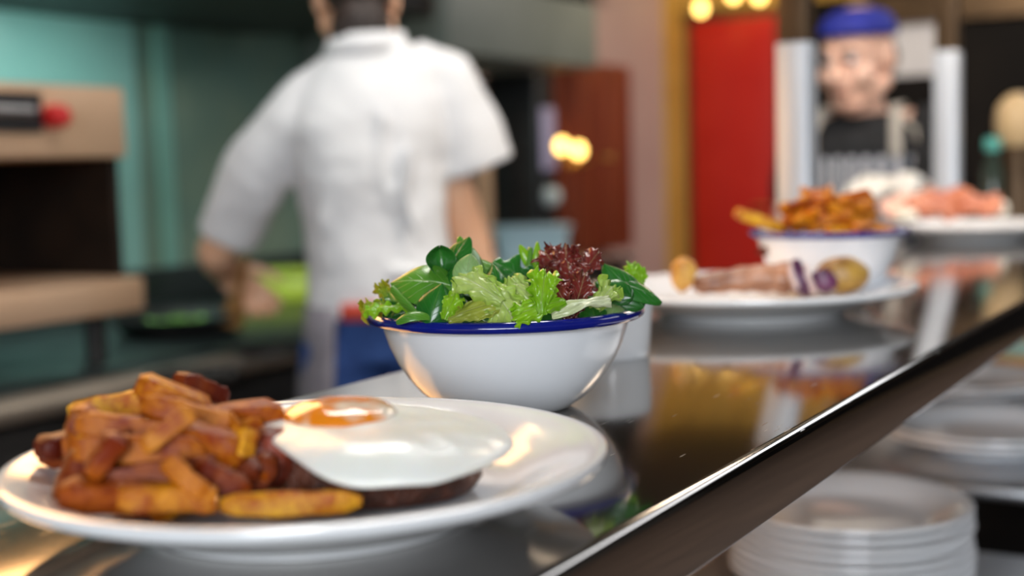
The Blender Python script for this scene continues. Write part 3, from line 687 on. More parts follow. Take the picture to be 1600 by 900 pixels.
for q, dx in enumerate((-11, 13)):
    b = MB(); pts = [at_y(1245 + dx, 412, YS - .010), at_y(1248 + dx, 430, YS - .012), at_y(1256 + dx, 448, YS - .012), at_y(1262 + dx * .7, 459, YS - .008)]
    b.tube(pts, [.002, .0032, .0034, .002], 12); b.build('pale_edge', M['onion_edge'], t, origin=o0)
c = at_y(1288, 441, YS - .004); lump('onion_piece', c, (.014, .010, .012), 'onion', 'small purple onion piece in front of the roast potato', 'onion')
c = at_y(1318, 431, YS + .008); lump('roast_potato', c, (.027, .017, .0185), 'potato', 'brown roast potato at the right of the far plate', 'potato', nz=60, amp=.002)

# chips heaped in the far bowl
GF = 'chips heaped in the far bowl'
random.seed(31); sc = 1.40 / FPX
chip(at_y(1186, 345, 1.37), RGT * .94 - UPV * .32 + FWD * .1, .054, .0125, .97, 'bright yellow chip sticking out over the left rim of the far bowl', GF)
for k in range(12):
    a = random.uniform(0, 2 * PI); r = .062 * math.sqrt(random.random())
    th = random.uniform(0, PI)
    chip(Vector((CB.x + r * math.cos(a), CB.y + r * math.sin(a), CB.z + CBH * .72 + .004 * random.random())), (math.cos(th), math.sin(th), random.uniform(-.15, .15)), .05, .0105, random.uniform(.1, .5), 'brown chip in the mound heaped in the far bowl', GF)
for k in range(60):
    a = random.uniform(0, 2 * PI); q = random.random(); r = .062 * math.sqrt(q) * (.55 + .45 * random.random())
    z = CB.z + CBH * .9 + (.050 * (1 - (r / .068) ** 2.2)) * random.uniform(.45, 1.0)
    th = random.uniform(0, PI)
    chip(Vector((CB.x - .002 + r * math.cos(a), CB.y + r * math.sin(a), z)), (math.cos(th), math.sin(th), random.uniform(-.7, .7)), random.uniform(.038, .055), random.uniform(.0085, .0115), random.uniform(.3, .85), 'brown chip in the mound heaped in the far bowl', GF)

# slices on the third plate
GS = 'slices on the third plate'
def slab(name, px, py, Y, w, h, th, m, label, cat, tilt=0.0, seed=1, yaw=.3):
    b = MB(); random.seed(seed); v, f = [], []; nx, ny = 16, 8
    for i in range(nx + 1):
        for j in range(ny + 1):
            x, y = (i / nx - .5), (j / ny - .5)
            e = math.sqrt((2 * x) ** 4 + (2 * y) ** 4) ** .5
            k = 1 / max(e, .001) if e > 1 else 1
            xx, yy = x * k, y * k
            z = .22 * math.sin(xx * 9 + seed) * h + .10 * math.sin(yy * 12 + seed * 2) * h - .5 * h * (xx * xx + yy * yy)
            v.append(Vector((xx * w, yy * w * .7, z)))
    for i in range(nx):
        for j in range(ny):
            a = i * (ny + 1) + j; f.append((a, a + ny + 1, a + ny + 2, a + 1))
    b.add(v, f); o = b.build(name, M[m], loc=at_y(px, py, Y)); o.rotation_euler = (tilt, random.uniform(-.15, .15), yaw); mod_solid(o, th); mod_subsurf(o, 1)
    return tag(o, label, cat, GS)
PY = P3.y
slab('ham_slice', 1418, 322, PY - .01, .10, .022, .010, 'ham', 'folded pink slice at the left of the third plate', 'meat', .55, 1, .2)
slab('bacon_rasher', 1456, 320, PY - .05, .09, .026, .010, 'salmon', 'orange-red slice left of centre on the third plate', 'meat', .6, 2, .4)
slab('bacon_rasher', 1526, 318, PY + .0, .09, .026, .010, 'salmon', 'orange-red slice at the centre of the third plate', 'meat', .6, 3, -.2)
slab('bacon_rasher', 1480, 308, PY + .06, .10, .022, .010, 'salmon', 'orange-red slice behind the others on the third plate', 'meat', .4, 4, .1)
lump('cream_dollop_or_highlight', at_y(1562, 326, PY), (.017, .017, .014), 'cream', 'white dollop at the right of the third plate', 'sauce', amp=.002)
lump('cream_dollop_or_highlight', at_y(1416, 338, PY - .08), (.022, .018, .012), 'cream', 'pale lump standing in for a white highlight at the left front of the third plate', 'sauce', amp=.002)  # added lump: a white highlight on the plate put into shape and colour

# ------------------------------------------------------------------ salad: every leaf an object
def width(shape, v):
    if shape == 'oval': return math.sin(PI * min(v * .97 + .03, 1) ** .85) ** .7
    if shape == 'spoon': return (math.sin(PI * v ** 1.5) ** .75) * .95 + .06 * (1 - v)
    if shape == 'point': return (v ** .5) * (1 - v) ** .75 * 1.9
    if shape == 'lobed': return max(.05, (v ** .45) * (1 - v) ** .6 * 1.7 * (1 + .42 * math.sin(v * 15 - .6)))
    if shape == 'stem': return .14 + .10 * math.sin(PI * v)
    if shape == 'frill': return (.25 + .75 * v ** .7) * (1 - max(0, v - .86) * 2.4)
    if shape == 'strip': return .8 + .2 * math.sin(v * 7)
    return 1
def leaf(px, py, Y, Lp, Wp, ang, nrm, shape, m, label, group='salad leaves in the bowl', cup=.25, curl=.2, ruf=0.0, rf=3, seed=1, jag=0.0, fold=0.0, thick=.0006, wave=0.0, nu=None, c=None, tipdir=None, name='salad_leaf'):
    sc = Y / FPX; L, Wd = Lp * sc * 1.12, Wp * sc * 1.12; rg = random.Random(seed)
    ph = [rg.uniform(0, 6.28) for _ in range(6)]
    frilly = ruf > .05
    nu = nu or (28 if frilly else 16); nv = 36 if frilly else 22
    b = MB(); v, f, uvs = [], [], []
    for j in range(nv + 1):
        t = j / nv; w = width(shape, t) * Wd * .5
        for i in range(nu + 1):
            u = 2 * i / nu - 1; au = abs(u)
            ww = w
            if jag: ww *= 1 + jag * (math.sin(t * 31 + ph[0] + (3 if u > 0 else 0)) * .5 + noise.noise(Vector((t * 14, u * .3 + (5 if u > 0 else 0), seed * 3.1))) * 1.2) * au ** 2
            x = u * ww; y = (t - .5) * L
            if jag and t > .8: y += L * jag * .55 * noise.noise(Vector((u * 7, seed * 1.7, 2))) * (t - .8) / .2
            z = -cup * Wd * (u * u - .3) * .5 - curl * L * ((t - .5) ** 2) * 1.6
            if fold: x *= 1 - fold * .55 * au ** .5; z += -fold * Wd * au * .55
            if wave: z += wave * Wd * math.sin(t * 6 + ph[1]) * .5 + wave * Wd * .3 * math.sin(u * 3 + t * 4 + ph[2])
            if ruf:
                e = au ** 1.7 + (max(0, t - .55) / .45) ** 2 * .8
                e = min(e, 1.3)
                z += ruf * Wd * e * (math.sin(t * rf * 6.28 + ph[3] + u * 2.0) * .6 + math.sin(u * rf * 4.2 + ph[4] + t * 5) * .5 + noise.noise(Vector((u * 4, t * 6, seed * 2.3))) * .8)
                x += ruf * Wd * .35 * e * noise.noise(Vector((u * 5, t * 8, seed + 9.1))); y += ruf * Wd * .35 * e * noise.noise(Vector((u * 6 + 3, t * 7, seed + 4.4)))
            v.append(Vector((x, y, z))); uvs.append(((u + 1) / 2, t))
    for j in range(nv):
        for i in range(nu):
            a = j * (nu + 1) + i; f.append((a, a + 1, a + nu + 2, a + nu + 1))
    b.add(v, f)
    me = bpy.data.meshes.new(name); me.from_pydata([tuple(p) for p in v], [], f); me.update()
    ul = me.uv_layers.new(name='UVMap')
    for lp in me.loops: ul.data[lp.index].uv = uvs[lp.vertex_index]
    for p in me.polygons: p.use_smooth = True
    me.materials.append(M[m]); o = bpy.data.objects.new(name, me); C.objects.link(o)
    z = (RGT * nrm[0] + UPV * nrm[1] - FWD * nrm[2]).normalized(); a = math.radians(ang)
    y = tipdir or (RGT * math.cos(a) + UPV * math.sin(a)); y = (y - z * y.dot(z)).normalized(); x = y.cross(z)
    o.matrix_world = Matrix.Translation(c or at_y(px, py, Y)) @ Matrix((x, y, z)).transposed().to_4x4()
    mod_solid(o, thick); mod_subsurf(o, 1)
    return tag(o, label, 'salad leaf', group)
# filler under the visible leaves
rg = random.Random(77)
for k in range(64):
    a = rg.uniform(0, 6.28); r = .060 * math.sqrt(rg.random()); out_ = r / .060
    z = BW.z + .058 + .024 * (1 - out_ ** 2) * rg.uniform(.4, 1)
    c = Vector((BW.x + r * math.cos(a), BW.y + r * math.sin(a), z))
    t_ = rg.uniform(0, 6.28); kk = 1 - .75 * out_
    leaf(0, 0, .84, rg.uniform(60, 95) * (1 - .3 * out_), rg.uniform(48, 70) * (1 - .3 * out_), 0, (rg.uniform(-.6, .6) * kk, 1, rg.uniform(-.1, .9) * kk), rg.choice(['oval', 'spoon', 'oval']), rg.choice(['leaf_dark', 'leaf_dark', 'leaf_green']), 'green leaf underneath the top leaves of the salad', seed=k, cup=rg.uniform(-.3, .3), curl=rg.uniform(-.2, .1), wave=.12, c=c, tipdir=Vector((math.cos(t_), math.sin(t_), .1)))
YB = .80
leaves = [
 # px, py, Y, L, W, ang, normal, shape, material, label, extra
 (656, 440, .786, 98, 68, 165, (-.25, .55, .8), 'oval', 'leaf_green', 'broad mid-green veined leaf at the left of the salad', dict(cup=.3, curl=.3)),
 (630, 452, .800, 70, 45, 150, (-.5, .7, .5), 'oval', 'leaf_green', 'green leaf slipping behind the broad veined leaf at the left', dict(cup=.3, curl=.2)),
 (712, 402, .800, 70, 46, 62, (-.45, .35, .8), 'oval', 'leaf_dark', 'dark glossy leaf rising to the peak of the salad', dict(cup=.2, curl=.1)),
 (738, 402, .805, 70, 36, 118, (.6, .35, .7), 'oval', 'leaf_green', 'green leaf sloping down right from the peak of the salad', dict(cup=.35, curl=.1)),
 (757, 418, .812, 80, 34, 150, (.3, .6, .7), 'oval', 'leaf_green', 'green leaf running right behind the peak leaves', dict(cup=.3, curl=.2)),
 (689, 414, .795, 50, 44, 95, (.1, .15, 1), 'spoon', 'leaf_dark', 'cupped dark leaf like a spoon left of the peak', dict(cup=-.9, curl=-.3)),
 (731, 423, .778, 50, 42, 80, (.05, .15, 1), 'oval', 'leaf_back', 'small pale leaf underside with veins below the peak', dict(cup=.25, curl=.15)),
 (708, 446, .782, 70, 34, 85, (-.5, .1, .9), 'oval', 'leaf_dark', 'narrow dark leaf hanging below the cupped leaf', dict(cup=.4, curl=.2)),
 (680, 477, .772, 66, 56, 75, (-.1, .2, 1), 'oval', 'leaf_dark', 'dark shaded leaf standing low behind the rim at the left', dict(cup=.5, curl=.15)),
 (634, 471, .780, 62, 40, 125, (.1, .5, .8), 'stem', 'leaf_green', 'narrow bright green stalk lying across the left leaves', dict(cup=.6, curl=.05, thick=.0012)),
 (649, 491, .768, 56, 26, 12, (0, .75, .6), 'point', 'leaf_green', 'small leaf lapping over the front left of the blue rim', dict(cup=.4, curl=.5)),
 (606, 480, .790, 62, 26, 168, (-.1, .8, .5), 'frill', 'leaf_lime', 'frilly lime leaf lying on the left rim', dict(ruf=.28, rf=4, jag=.3)),
 (582, 478, .800, 36, 32, 190, (-.3, .6, .7), 'frill', 'leaf_yellow', 'yellow-edged frilly tip hanging over the left end of the rim', dict(ruf=.35, rf=3, jag=.4)),
 (600, 455, .812, 30, 26, 120, (-.2, .5, .8), 'frill', 'leaf_yellow', 'small yellow-green frill above the left rim', dict(ruf=.35, rf=3, jag=.4)),
 (618, 468, .805, 60, 34, 175, (0, .8, .5), 'oval', 'leaf_dark', 'dark leaf lying flat under the green stalk', dict(cup=.3)),
 (750, 448, .766, 78, 56, 140, (-.1, .5, .85), 'frill', 'leaf_pale', 'pale frilly leaf reaching up left in the middle', dict(ruf=.16, rf=2.4, jag=.25)),
 (780, 466, .766, 76, 70, -60, (.1, .4, .9), 'frill', 'leaf_pale', 'large whitish frilly leaf spreading down to the rim in the middle', dict(ruf=.17, rf=2.2, jag=.25)),
 (738, 484, .762, 74, 44, 20, (-.1, .45, .9), 'frill', 'leaf_olive', 'olive-yellow crumpled leaf low in the middle left', dict(ruf=.14, rf=2, jag=.15)),
 (703, 479, .764, 40, 36, 70, (-.2, .3, .9), 'frill', 'leaf_lime', 'small lime leaf with white rib beside the dark shaded leaf', dict(ruf=.2, rf=2, jag=.2)),
 (776, 438, .782, 54, 32, 100, (.1, .25, 1), 'oval', 'leaf_dark', 'rolled dark leaf standing right of the pale underside', dict(cup=1.1, curl=.5)),
 (800, 424, .815, 62, 52, 150, (.1, .3, .95), 'lobed', 'leaf_dark', 'dark lobed rocket leaf at the back of the salad', dict(cup=.15, curl=.2)),
 (826, 422, .822, 66, 34, 84, (.1, .1, 1), 'stem', 'leaf_green', 'upright pale stalk at the back of the salad', dict(cup=.3, curl=.1, thick=.0014)),
 (821, 400, .824, 36, 18, 115, (.1, .1, 1), 'point', 'leaf_lime', 'small bright leaflet at the left of the upright stalk', dict(cup=.3)),
 (839, 399, .824, 40, 14, 86, (.1, .1, 1), 'point', 'leaf_lime', 'thin bright leaflet at the right of the upright stalk', dict(cup=.3)),
 (815, 452, .778, 50, 40, 120, (.1, .5, .85), 'frill', 'leaf_pale', 'crisp pale leaf tucked behind the bright lime frill', dict(ruf=.22, rf=3, jag=.2)),
 (848, 455, .758, 64, 54, 82, (.1, .25, .95), 'frill', 'leaf_lime', 'bright lime frilly leaf standing front and centre', dict(ruf=.15, rf=2.6, jag=.35)),
 (842, 480, .757, 80, 40, 200, (0, .4, .9), 'frill', 'leaf_lime', 'lime frilly leaf spreading along the rim at the centre', dict(ruf=.15, rf=2.5, jag=.3)),
 (862, 408, .805, 50, 44, 130, (-.3, .3, .9), 'frill', 'leaf_red', 'curled burgundy leaf at the upper left of the red clump', dict(ruf=.26, rf=1.8, jag=.35)),
 (884, 412, .800, 56, 44, 88, (0, .3, .95), 'frill', 'leaf_red', 'burgundy leaf at the top middle of the red clump', dict(ruf=.26, rf=1.7, jag=.35)),
 (918, 416, .800, 56, 34, 50, (.3, .2, .95), 'frill', 'leaf_red', 'burgundy leaf pointing up at the right of the red clump', dict(ruf=.16, rf=1.5, jag=.3)),
 (893, 438, .788, 66, 60, 100, (0, .35, .9), 'frill', 'leaf_red', 'crinkled burgundy leaf in the middle of the red clump', dict(ruf=.24, rf=1.8, jag=.3)),
 (905, 458, .778, 62, 50, 70, (.2, .3, .9), 'frill', 'leaf_red', 'burgundy leaf low at the right of the red clump', dict(ruf=.22, rf=1.7, jag=.3)),
 (878, 464, .776, 54, 44, 120, (-.2, .3, .9), 'frill', 'leaf_red', 'burgundy leaf low behind the bright lime frill', dict(ruf=.22, rf=1.8, jag=.3)),
 (908, 476, .762, 86, 20, 14, (0, .35, .95), 'strip', 'leaf_white', 'white wavy lettuce rib below the burgundy leaves', dict(ruf=.22, rf=2.2, wave=.35, thick=.0012)),
 (945, 462, .775, 48, 42, 50, (.2, .4, .9), 'frill', 'leaf_pale', 'pale frilly leaf between the white rib and the big dark leaf', dict(ruf=.24, rf=3, jag=.3)),
 (975, 446, .800, 84, 58, 128, (.2, .35, .9), 'point', 'leaf_dark', 'big dark leaf standing at the right, pointing up', dict(cup=.3, curl=.1)),
 (994, 452, .798, 82, 46, -22, (.2, .6, .75), 'point', 'leaf_dark', 'big dark leaf pointing out right over the rim', dict(cup=.3, curl=.25)),
 (958, 452, .795, 60, 46, 150, (-.2, .4, .9), 'point', 'leaf_dark', 'dark leaf pointing left behind the pale frill at the right', dict(cup=.3, curl=.2)),
 (985, 428, .845, 36, 28, 60, (0, .3, .95), 'frill', 'leaf_lime', 'small lime frill behind the big dark leaf', dict(ruf=.2, rf=3, jag=.3)),
 (1000, 434, .845, 30, 22, 85, (.1, .3, .95), 'frill', 'leaf_lime', 'smaller lime frill at the far right behind the big dark leaf', dict(ruf=.2, rf=3, jag=.3)),
 (958, 482, .812, 40, 36, 75, (.1, .3, .95), 'oval', 'leaf_back', 'small pale round leaf just inside the right rim', dict(cup=.4, curl=.2)),
 (980, 474, .824, 34, 30, 60, (.1, .3, .95), 'oval', 'leaf_green', 'small green leaf at the right end inside the rim', dict(cup=.5, curl=.2)),
 (886, 487, .788, 48, 44, 95, (0, .3, .95), 'frill', 'leaf_red', 'brown-red leaf low along the rim under the white rib', dict(ruf=.15, rf=1.6, jag=.2)),
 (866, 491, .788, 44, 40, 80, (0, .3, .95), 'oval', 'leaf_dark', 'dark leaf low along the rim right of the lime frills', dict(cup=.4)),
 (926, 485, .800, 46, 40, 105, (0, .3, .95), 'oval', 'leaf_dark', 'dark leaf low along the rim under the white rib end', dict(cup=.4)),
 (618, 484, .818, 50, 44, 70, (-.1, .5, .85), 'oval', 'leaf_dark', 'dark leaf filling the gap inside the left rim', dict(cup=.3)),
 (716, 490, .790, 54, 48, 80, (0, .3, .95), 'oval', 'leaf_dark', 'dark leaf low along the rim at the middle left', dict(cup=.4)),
]
for i, (px, py, Y, Lp, Wp, ang, nr, shp, m, lab, ex) in enumerate(leaves):
    leaf(px, py, Y, Lp, Wp, ang, nr, shp, m, lab, seed=200 + i, **ex)

# ------------------------------------------------------------------ the cooking side
# range with a rounded steel front edge
rg_ = thing('cooking_range', 'long dark cooking range with a rounded steel front edge', 'range', W(-2.5, 1.9, 0), ROOMROT)
b = MB().box((-.53, -2.0, .10), (.47, 2.0, .872), .004); b.build('range_body', M['black_iron'], rg_)
b = MB().box((-.53, -2.0, .873), (.47, 2.0, .888), .003); b.build('cooktop', M['dark_steel'], rg_)
b = MB().tube([(.50, -2.0, .862), (.50, 2.0, .862)], .026, 20); b.build('front_rail', M['rail_steel'], rg_)
b = MB().box((-.535, -.2, .888), (-.50, 2.0, 1.0), .003); b.build('upstand', M['dark_steel'], rg_)
b = MB().box((.06, -2.0, .8885), (.44, .25, .895), .002); b.build('steel_worktop', M['dark_steel'], rg_)
for k in range(5):
    b = MB().capsule((.475, -.3 + k * .5, .74), (.51, -.3 + k * .5, .74), .022, .020); b.build('control_knob', M['steel'], rg_)
# bench after the range
bn = thing('side_bench', 'steel bench along the kitchen wall after the range', 'bench', W(-2.68, 4.42, 0), ROOMROT)
b = MB().box((-.36, -.50, .87), (.33, .50, .90), .004); b.build('bench_top', M['steel'], bn)
b = MB().box((-.36, -.49, .08), (.29, .49, .869)); b.build('bench_body', M['black_iron'], bn)
# salamander grill on legs
sg = thing('salamander_grill', 'tan steel grill oven with dark opening and red knob, above the range', 'grill', W(-2.1, 1.47, .896), ROOMROT)
G0, G1 = -.62, .49
def gz(py, px=86): return at_y(px, py, 2.60).z - .896
zt_, zb_, zo0, zo1 = gz(131), gz(500), gz(247), gz(444)
b = MB().box((-.52, G0, zo1), (-.48, G1, zo0)).box((-.48, G1 - .02, zo1), (-.03, G1, zo0)).box((-.48, G0, zo1), (-.03, G0 + .02, zo0)); b.build('oven_cavity', M['oven_inside'], sg)
b = MB().box((-.52, G0, zo0), (.0, G1, zt_), .008); b.build('control_panel', M['warm_steel'], sg)
b = MB().box((-.52, G0, zb_), (.03, G1, zo1), .008); b.build('lower_ledge', M['warm_steel'], sg)
for x in (-.45, -.06):
    for y in (G0 + .06, G1 - .06):
        b = MB().tube([(x, y, 0), (x, y, zb_)], .022, 14); b.build('leg', M['black_iron'], sg)
yk_ = .30; zk = gz(182)
b = MB().capsule((0, yk_, zk), (.022, yk_, zk), .026, .023).box((.03, yk_ - .004, zk - .018), (.045, yk_ + .004, zk + .018), .003); b.build('red_knob', M['red_plastic'], sg)
b = MB().box((.0, G0 + .05, zk - .032), (.012, yk_ - .03, zk + .045), .004); b.build('dark_panel', M['black_plastic'], sg)
b = MB().tube([(.03, G0 + .1, zk + .01), (.03, yk_ - .07, zk + .01)], .011, 14).tube([(.0, G0 + .12, zk + .01), (.03, G0 + .12, zk + .01)], .007, 10).tube([(.0, yk_ - .09, zk + .01), (.03, yk_ - .09, zk + .01)], .007, 10); b.build('handle', M['steel'], sg)
# pan with chopped green vegetable
pcn = at_z(282, 520, .889); pcn.z = .8885
pn = thing('frying_pan', 'black frying pan on the range under the wooden spatula', 'pan', pcn)
b = MB().lathe([(0, 0), (.125, 0), (.145, .012), (.165, .045), (.168, .047), (.164, .048), (.142, .016), (.12, .006), (0, .006)], 56); b.build('pan_body', M['black_iron'], pn)
hd = (W(1.0, -.5) - W(0, 0)).normalized()
b = MB().tube([hd * .160 + Vector((0, 0, .040)), hd * .22 + Vector((0, 0, .055)), hd * .34 + Vector((0, 0, .066))], [.010, .011, .013], 12, True, .6); b.build('pan_handle', M['black_iron'], pn)
b = MB(); rg = random.Random(8)
for k in range(160):
    a = rg.uniform(0, 6.28); r = .115 * math.sqrt(rg.random()); z = .012 + .035 * (1 - r / .13) * rg.random()
    p = Vector((r * math.cos(a), r * math.sin(a), z)); d = Vector((rg.uniform(-1, 1), rg.uniform(-1, 1), rg.uniform(-.4, .4))).normalized() * rg.uniform(.008, .02)
    b.capsule(p - d, p + d, .005, .004, 7)
o = b.build('green_vegetable', M['veg'], loc=pcn); tag(o, 'heap of chopped green vegetable frying in the black pan', 'vegetable', kind='stuff')
# wooden spatula held by the cook
sp0, sp1 = at_y(382, 402, 2.93), at_y(362, 508, 3.03)
dd = (sp1 - sp0); b = MB(); b.tube([sp0, sp0 + dd * .62], [.011, .013], 12, True, .8); b.tube([sp0 + dd * .58, sp0 + dd * .72, sp0 + dd], [.013, .024, .026], 14, True, .35, up=(1, 0, 0))
o = b.build('wooden_spatula', M['wood'], origin=sp0, loc=sp0); tag(o, 'wooden spatula held over the frying pan by the cook in the white jacket', 'spatula')
# lime tub
c = at_y(440, 464, 4.02); t = thing('lime_tub', 'lime green tub at the back of the range behind the cook\'s arm', 'tub', Vector((c.x, c.y, .8885)), ROOMROT + .5)
b = MB().box((-.105, -.07, 0), (.105, .07, .085), .012); b.build('tub_body', M['lime'], t)
b = MB().box((-.115, -.08, .0855), (.115, .08, .10), .006); b.build('lid', M['lime'], t)
# gas-ring grates on the cooktop
for px, py in ((560, 500), (430, 548), (300, 590)):
    c = at_z(px, py, .889); g = MB()
    for q in range(4):
        a = q * PI / 4; g.tube([(.09 * math.cos(a), .09 * math.sin(a), .012), (-.09 * math.cos(a), -.09 * math.sin(a), .012)], .005, 8)
    g.lathe([(.085, .004), (.092, .004), (.092, .014), (.085, .014), (.085, .004)], 32)
    o = g.build('burner_grate', M['black_iron'], loc=Vector((c.x, c.y, .885))); tag(o, {560: 'iron burner grate on the range nearest the cook\'s legs', 430: 'iron burner grate on the range in front of the frying pan', 300: 'iron burner grate on the range beside the tan grill oven'}[px], 'grate', 'burner grates on the range')
# extractor bulkhead
eb = thing('extractor_bulkhead', 'grey painted extractor bulkhead above the kitchen bench', 'extractor', W(-2.72, 4.2, 1.66), ROOMROT)
b = MB().box((-.30, -.55, 0), (.32, .52, .25), .01); b.build('grey_box', M['grey_paint'], eb)
b = MB().box((-.29, -.54, .2505), (.30, .51, H - 1.665)); b.build('black_duct', M['dark_wall'], eb)
hd2 = thing('extractor_hood', 'black extractor hood above the cooking range', 'hood', W(-2.62, 1.2, 1.74), ROOMROT)
b = MB(); b.loft([(Vector((0, 0, 0)), Vector((.40, 0, 0)), Vector((0, 2.2, 0))), (Vector((0, 0, .12)), Vector((.40, 0, 0)), Vector((0, 2.2, 0))), (Vector((0, 0, .55)), Vector((.25, 0, 0)), Vector((0, 2.0, 0)))], 48, True, 14); b.build('canopy', M['black_iron'], hd2, sharp=25)
b = MB().box((-.25, -1.6, .5505), (.22, 1.6, H - 1.743)); b.build('duct', M['dark_wall'], hd2)
# things on the bench
c = at_y(832, 405, 5.05); t = thing('storage_tub', 'pale blue plastic tub on the bench beyond the cook', 'tub', Vector((c.x, c.y, .9002)), ROOMROT + .5)
hz = at_y(832, 352, 5.05).z - .9002
b = MB().loft([(Vector((0, 0, 0)), Vector((.125, 0, 0)), Vector((0, .085, 0))), (Vector((0, 0, hz * .92)), Vector((.145, 0, 0)), Vector((0, .10, 0)))], 40, True, 6); b.build('tub_body', M['pale_blue'], t)
b = MB().loft([(Vector((0, 0, hz * .921)), Vector((.155, 0, 0)), Vector((0, .108, 0))), (Vector((0, 0, hz)), Vector((.155, 0, 0)), Vector((0, .108, 0)))], 40, True, 6); b.build('lid', M['pale_blue'], t)
c = W(-2.82, 4.83); t = thing('drinks_machine', 'tall black machine with a lavender panel and a pale round dial', 'machine', Vector((c.x, c.y, .9002)), ROOMROT)
b = MB().box((-.14, -.075, 0), (.12, .075, .80), .02, 3); b.build('machine_body', M['black_plastic'], t)
b = MB().box((.1195, -.055, .36), (.128, .055, .62), .004); b.build('lavender_panel', M['lavender'], t)
b = MB().capsule((.12, 0, .25), (.135, 0, .25), .045, .040); b.build('dial', M['pale_disc'], t)
b = MB().ellipsoid((-.01, 0, .80), (.11, .073, .05)); b.build('lid', M['black_plastic'], t)
for q, (d, n, lab) in enumerate(((4.50, -2.9, 'left slim steel flask beside the tall black machine'), (4.60, -2.88, 'right slim steel flask beside the tall black machine'))):
    c = W(n, d); t = thing('steel_flask', lab, 'flask', Vector((c.x, c.y, .9002)), 0, 'slim flasks on the bench')
    b = MB().lathe([(0, 0), (.034, 0), (.038, .006), (.038, .60), (.030, .66), (.018, .69), (0, .69)], 28); b.build('flask_body', M['bronze'] if q == 0 else M['warm_steel'], t)
    b = MB().lathe([(.0, .6905), (.02, .6905), (.022, .70), (.022, .73), (.018, .74), (0, .74)], 24); b.build('cap', M['black_plastic'], t)
# wooden cupboard with the two bulbs of a wall lamp in front
cb = thing('wooden_cupboard', 'red-brown wooden wall cupboard with two doors before the pink wall', 'cupboard', W(NL + .005, 5.70, .86), ROOMROT)
b = MB().box((0, -.30, 0), (.16, .29, .90), .006); b.build('carcass', M['brown_wood'], cb)
for s_ in (-1, 1):
    b = MB().box((.161, -.145 + s_ * .148 - .0, .01), (.18, .145 + s_ * .148 - .005, .89), .005); dr = b.build('door', M['brown_wood'], cb)
    b = MB().capsule((.181, -s_ * -.02, .45), (.20, -s_ * -.02, .45), .010, .012); b.build('knob', M['brass'], dr)
wl = thing('wall_lamp', 'wall lamp with two glowing warm bulbs before the wooden cupboard', 'lamp', at_y(890, 250, 6.0))
q1, q2 = at_y(878, 228, 6.0) - wl.location, at_y(904, 235, 6.05) - wl.location
arm = W(-2.86, 5.55, wl.location.z + .0) - wl.location
b = MB().tube([arm, Vector((0, 0, -.03)), q1 + Vector((0, 0, -.045))], .008, 10).tube([Vector((0, 0, -.03)), q2 + Vector((0, 0, -.045))], .008, 10); b.build('arm', M['brass'], wl)
for q in (q1, q2):
    b = MB().ellipsoid(q, (.028, .028, .034)); b.build('bulb', M['bulb'], wl)
    b = MB().lathe([(.0, -.05), (.016, -.05), (.018, -.032), (0, -.032)], 20, q); b.build('socket', M['brass'], wl)
# bulbs hanging under the ochre beam
for px, py, lab in ((1095, 13, 'warm hanging bulb above the left corner of the red door'), (1146, -8, 'warm hanging bulb above the middle of the red door'), (1186, -6, 'warm hanging bulb above the right side of the red door')):
    c = at_y(px, py, 7.25); t = thing('hanging_bulb', lab, 'bulb', c, 0, 'bulbs above the red door')
    b = MB().ellipsoid((0, 0, 0), (.030, .030, .036)); b.build('bulb', M['bulb'], t)
    b = MB().lathe([(0, .034), (.016, .034), (.016, .065), (.008, .07), (0, .07)], 18); b.build('socket', M['brass'], t)
    b = MB().tube([(0, 0, .07), (0, 0, H - c.z - .002)], .004, 8); b.build('cord', M['black_plastic'], t)
# paper notice on the dark wall
pa = at_y(1428, 60, 6.95); nn = W(-1.75, D1 - .004, pa.z)
b = MB().box((-.115, -.002, -.19), (.115, .002, .17)); o = b.build('paper_notice', M['paper'], loc=nn, rotz=ROOMROT, smooth=False); tag(o, 'pale paper notice on the dark wall right of the cook in the blue cap', 'notice')
# jars on the far end of the pass
c = at_y(1588, 330, 3.05)
j = thing('tan_grinder', 'tall grinder with a rounded tan top at the far right of the pass', 'grinder', Vector((c.x, c.y, ST)))
hj = at_y(1588, 145, 3.05).z - ST
b = MB().lathe([(0, 0), (.034, 0), (.036, .006), (.033, .05), (.030, hj * .5), (.034, hj * .58), (0, hj * .58)], 32); b.build('grinder_body', M['bronze'], j)
b = MB().lathe([(0, hj * .582), (.034, hj * .582), (.046, hj * .66), (.050, hj * .78), (.044, hj * .90), (.026, hj * .97), (.012, hj), (0, hj)], 32); b.build('tan_top', M['tan_wood'], j)
c = at_y(1550, 330, 2.98); j = thing('glass_bottle', 'dark glass bottle with a teal cap left of the tan-topped grinder', 'bottle', Vector((c.x, c.y, ST)))
hj = at_y(1550, 215, 2.98).z - ST
b = MB().lathe([(0, 0), (.024, 0), (.026, .005), (.026, hj * .6), (.014, hj * .74), (.012, hj * .84), (0, hj * .84)], 28); b.build('bottle_body', M['dark_glass'], j)
b = MB().lathe([(0, hj * .841), (.016, hj * .841), (.019, hj * .87), (.018, hj * .98), (.014, hj), (0, hj)], 24); b.build('cap', M['teal_cap'], j)

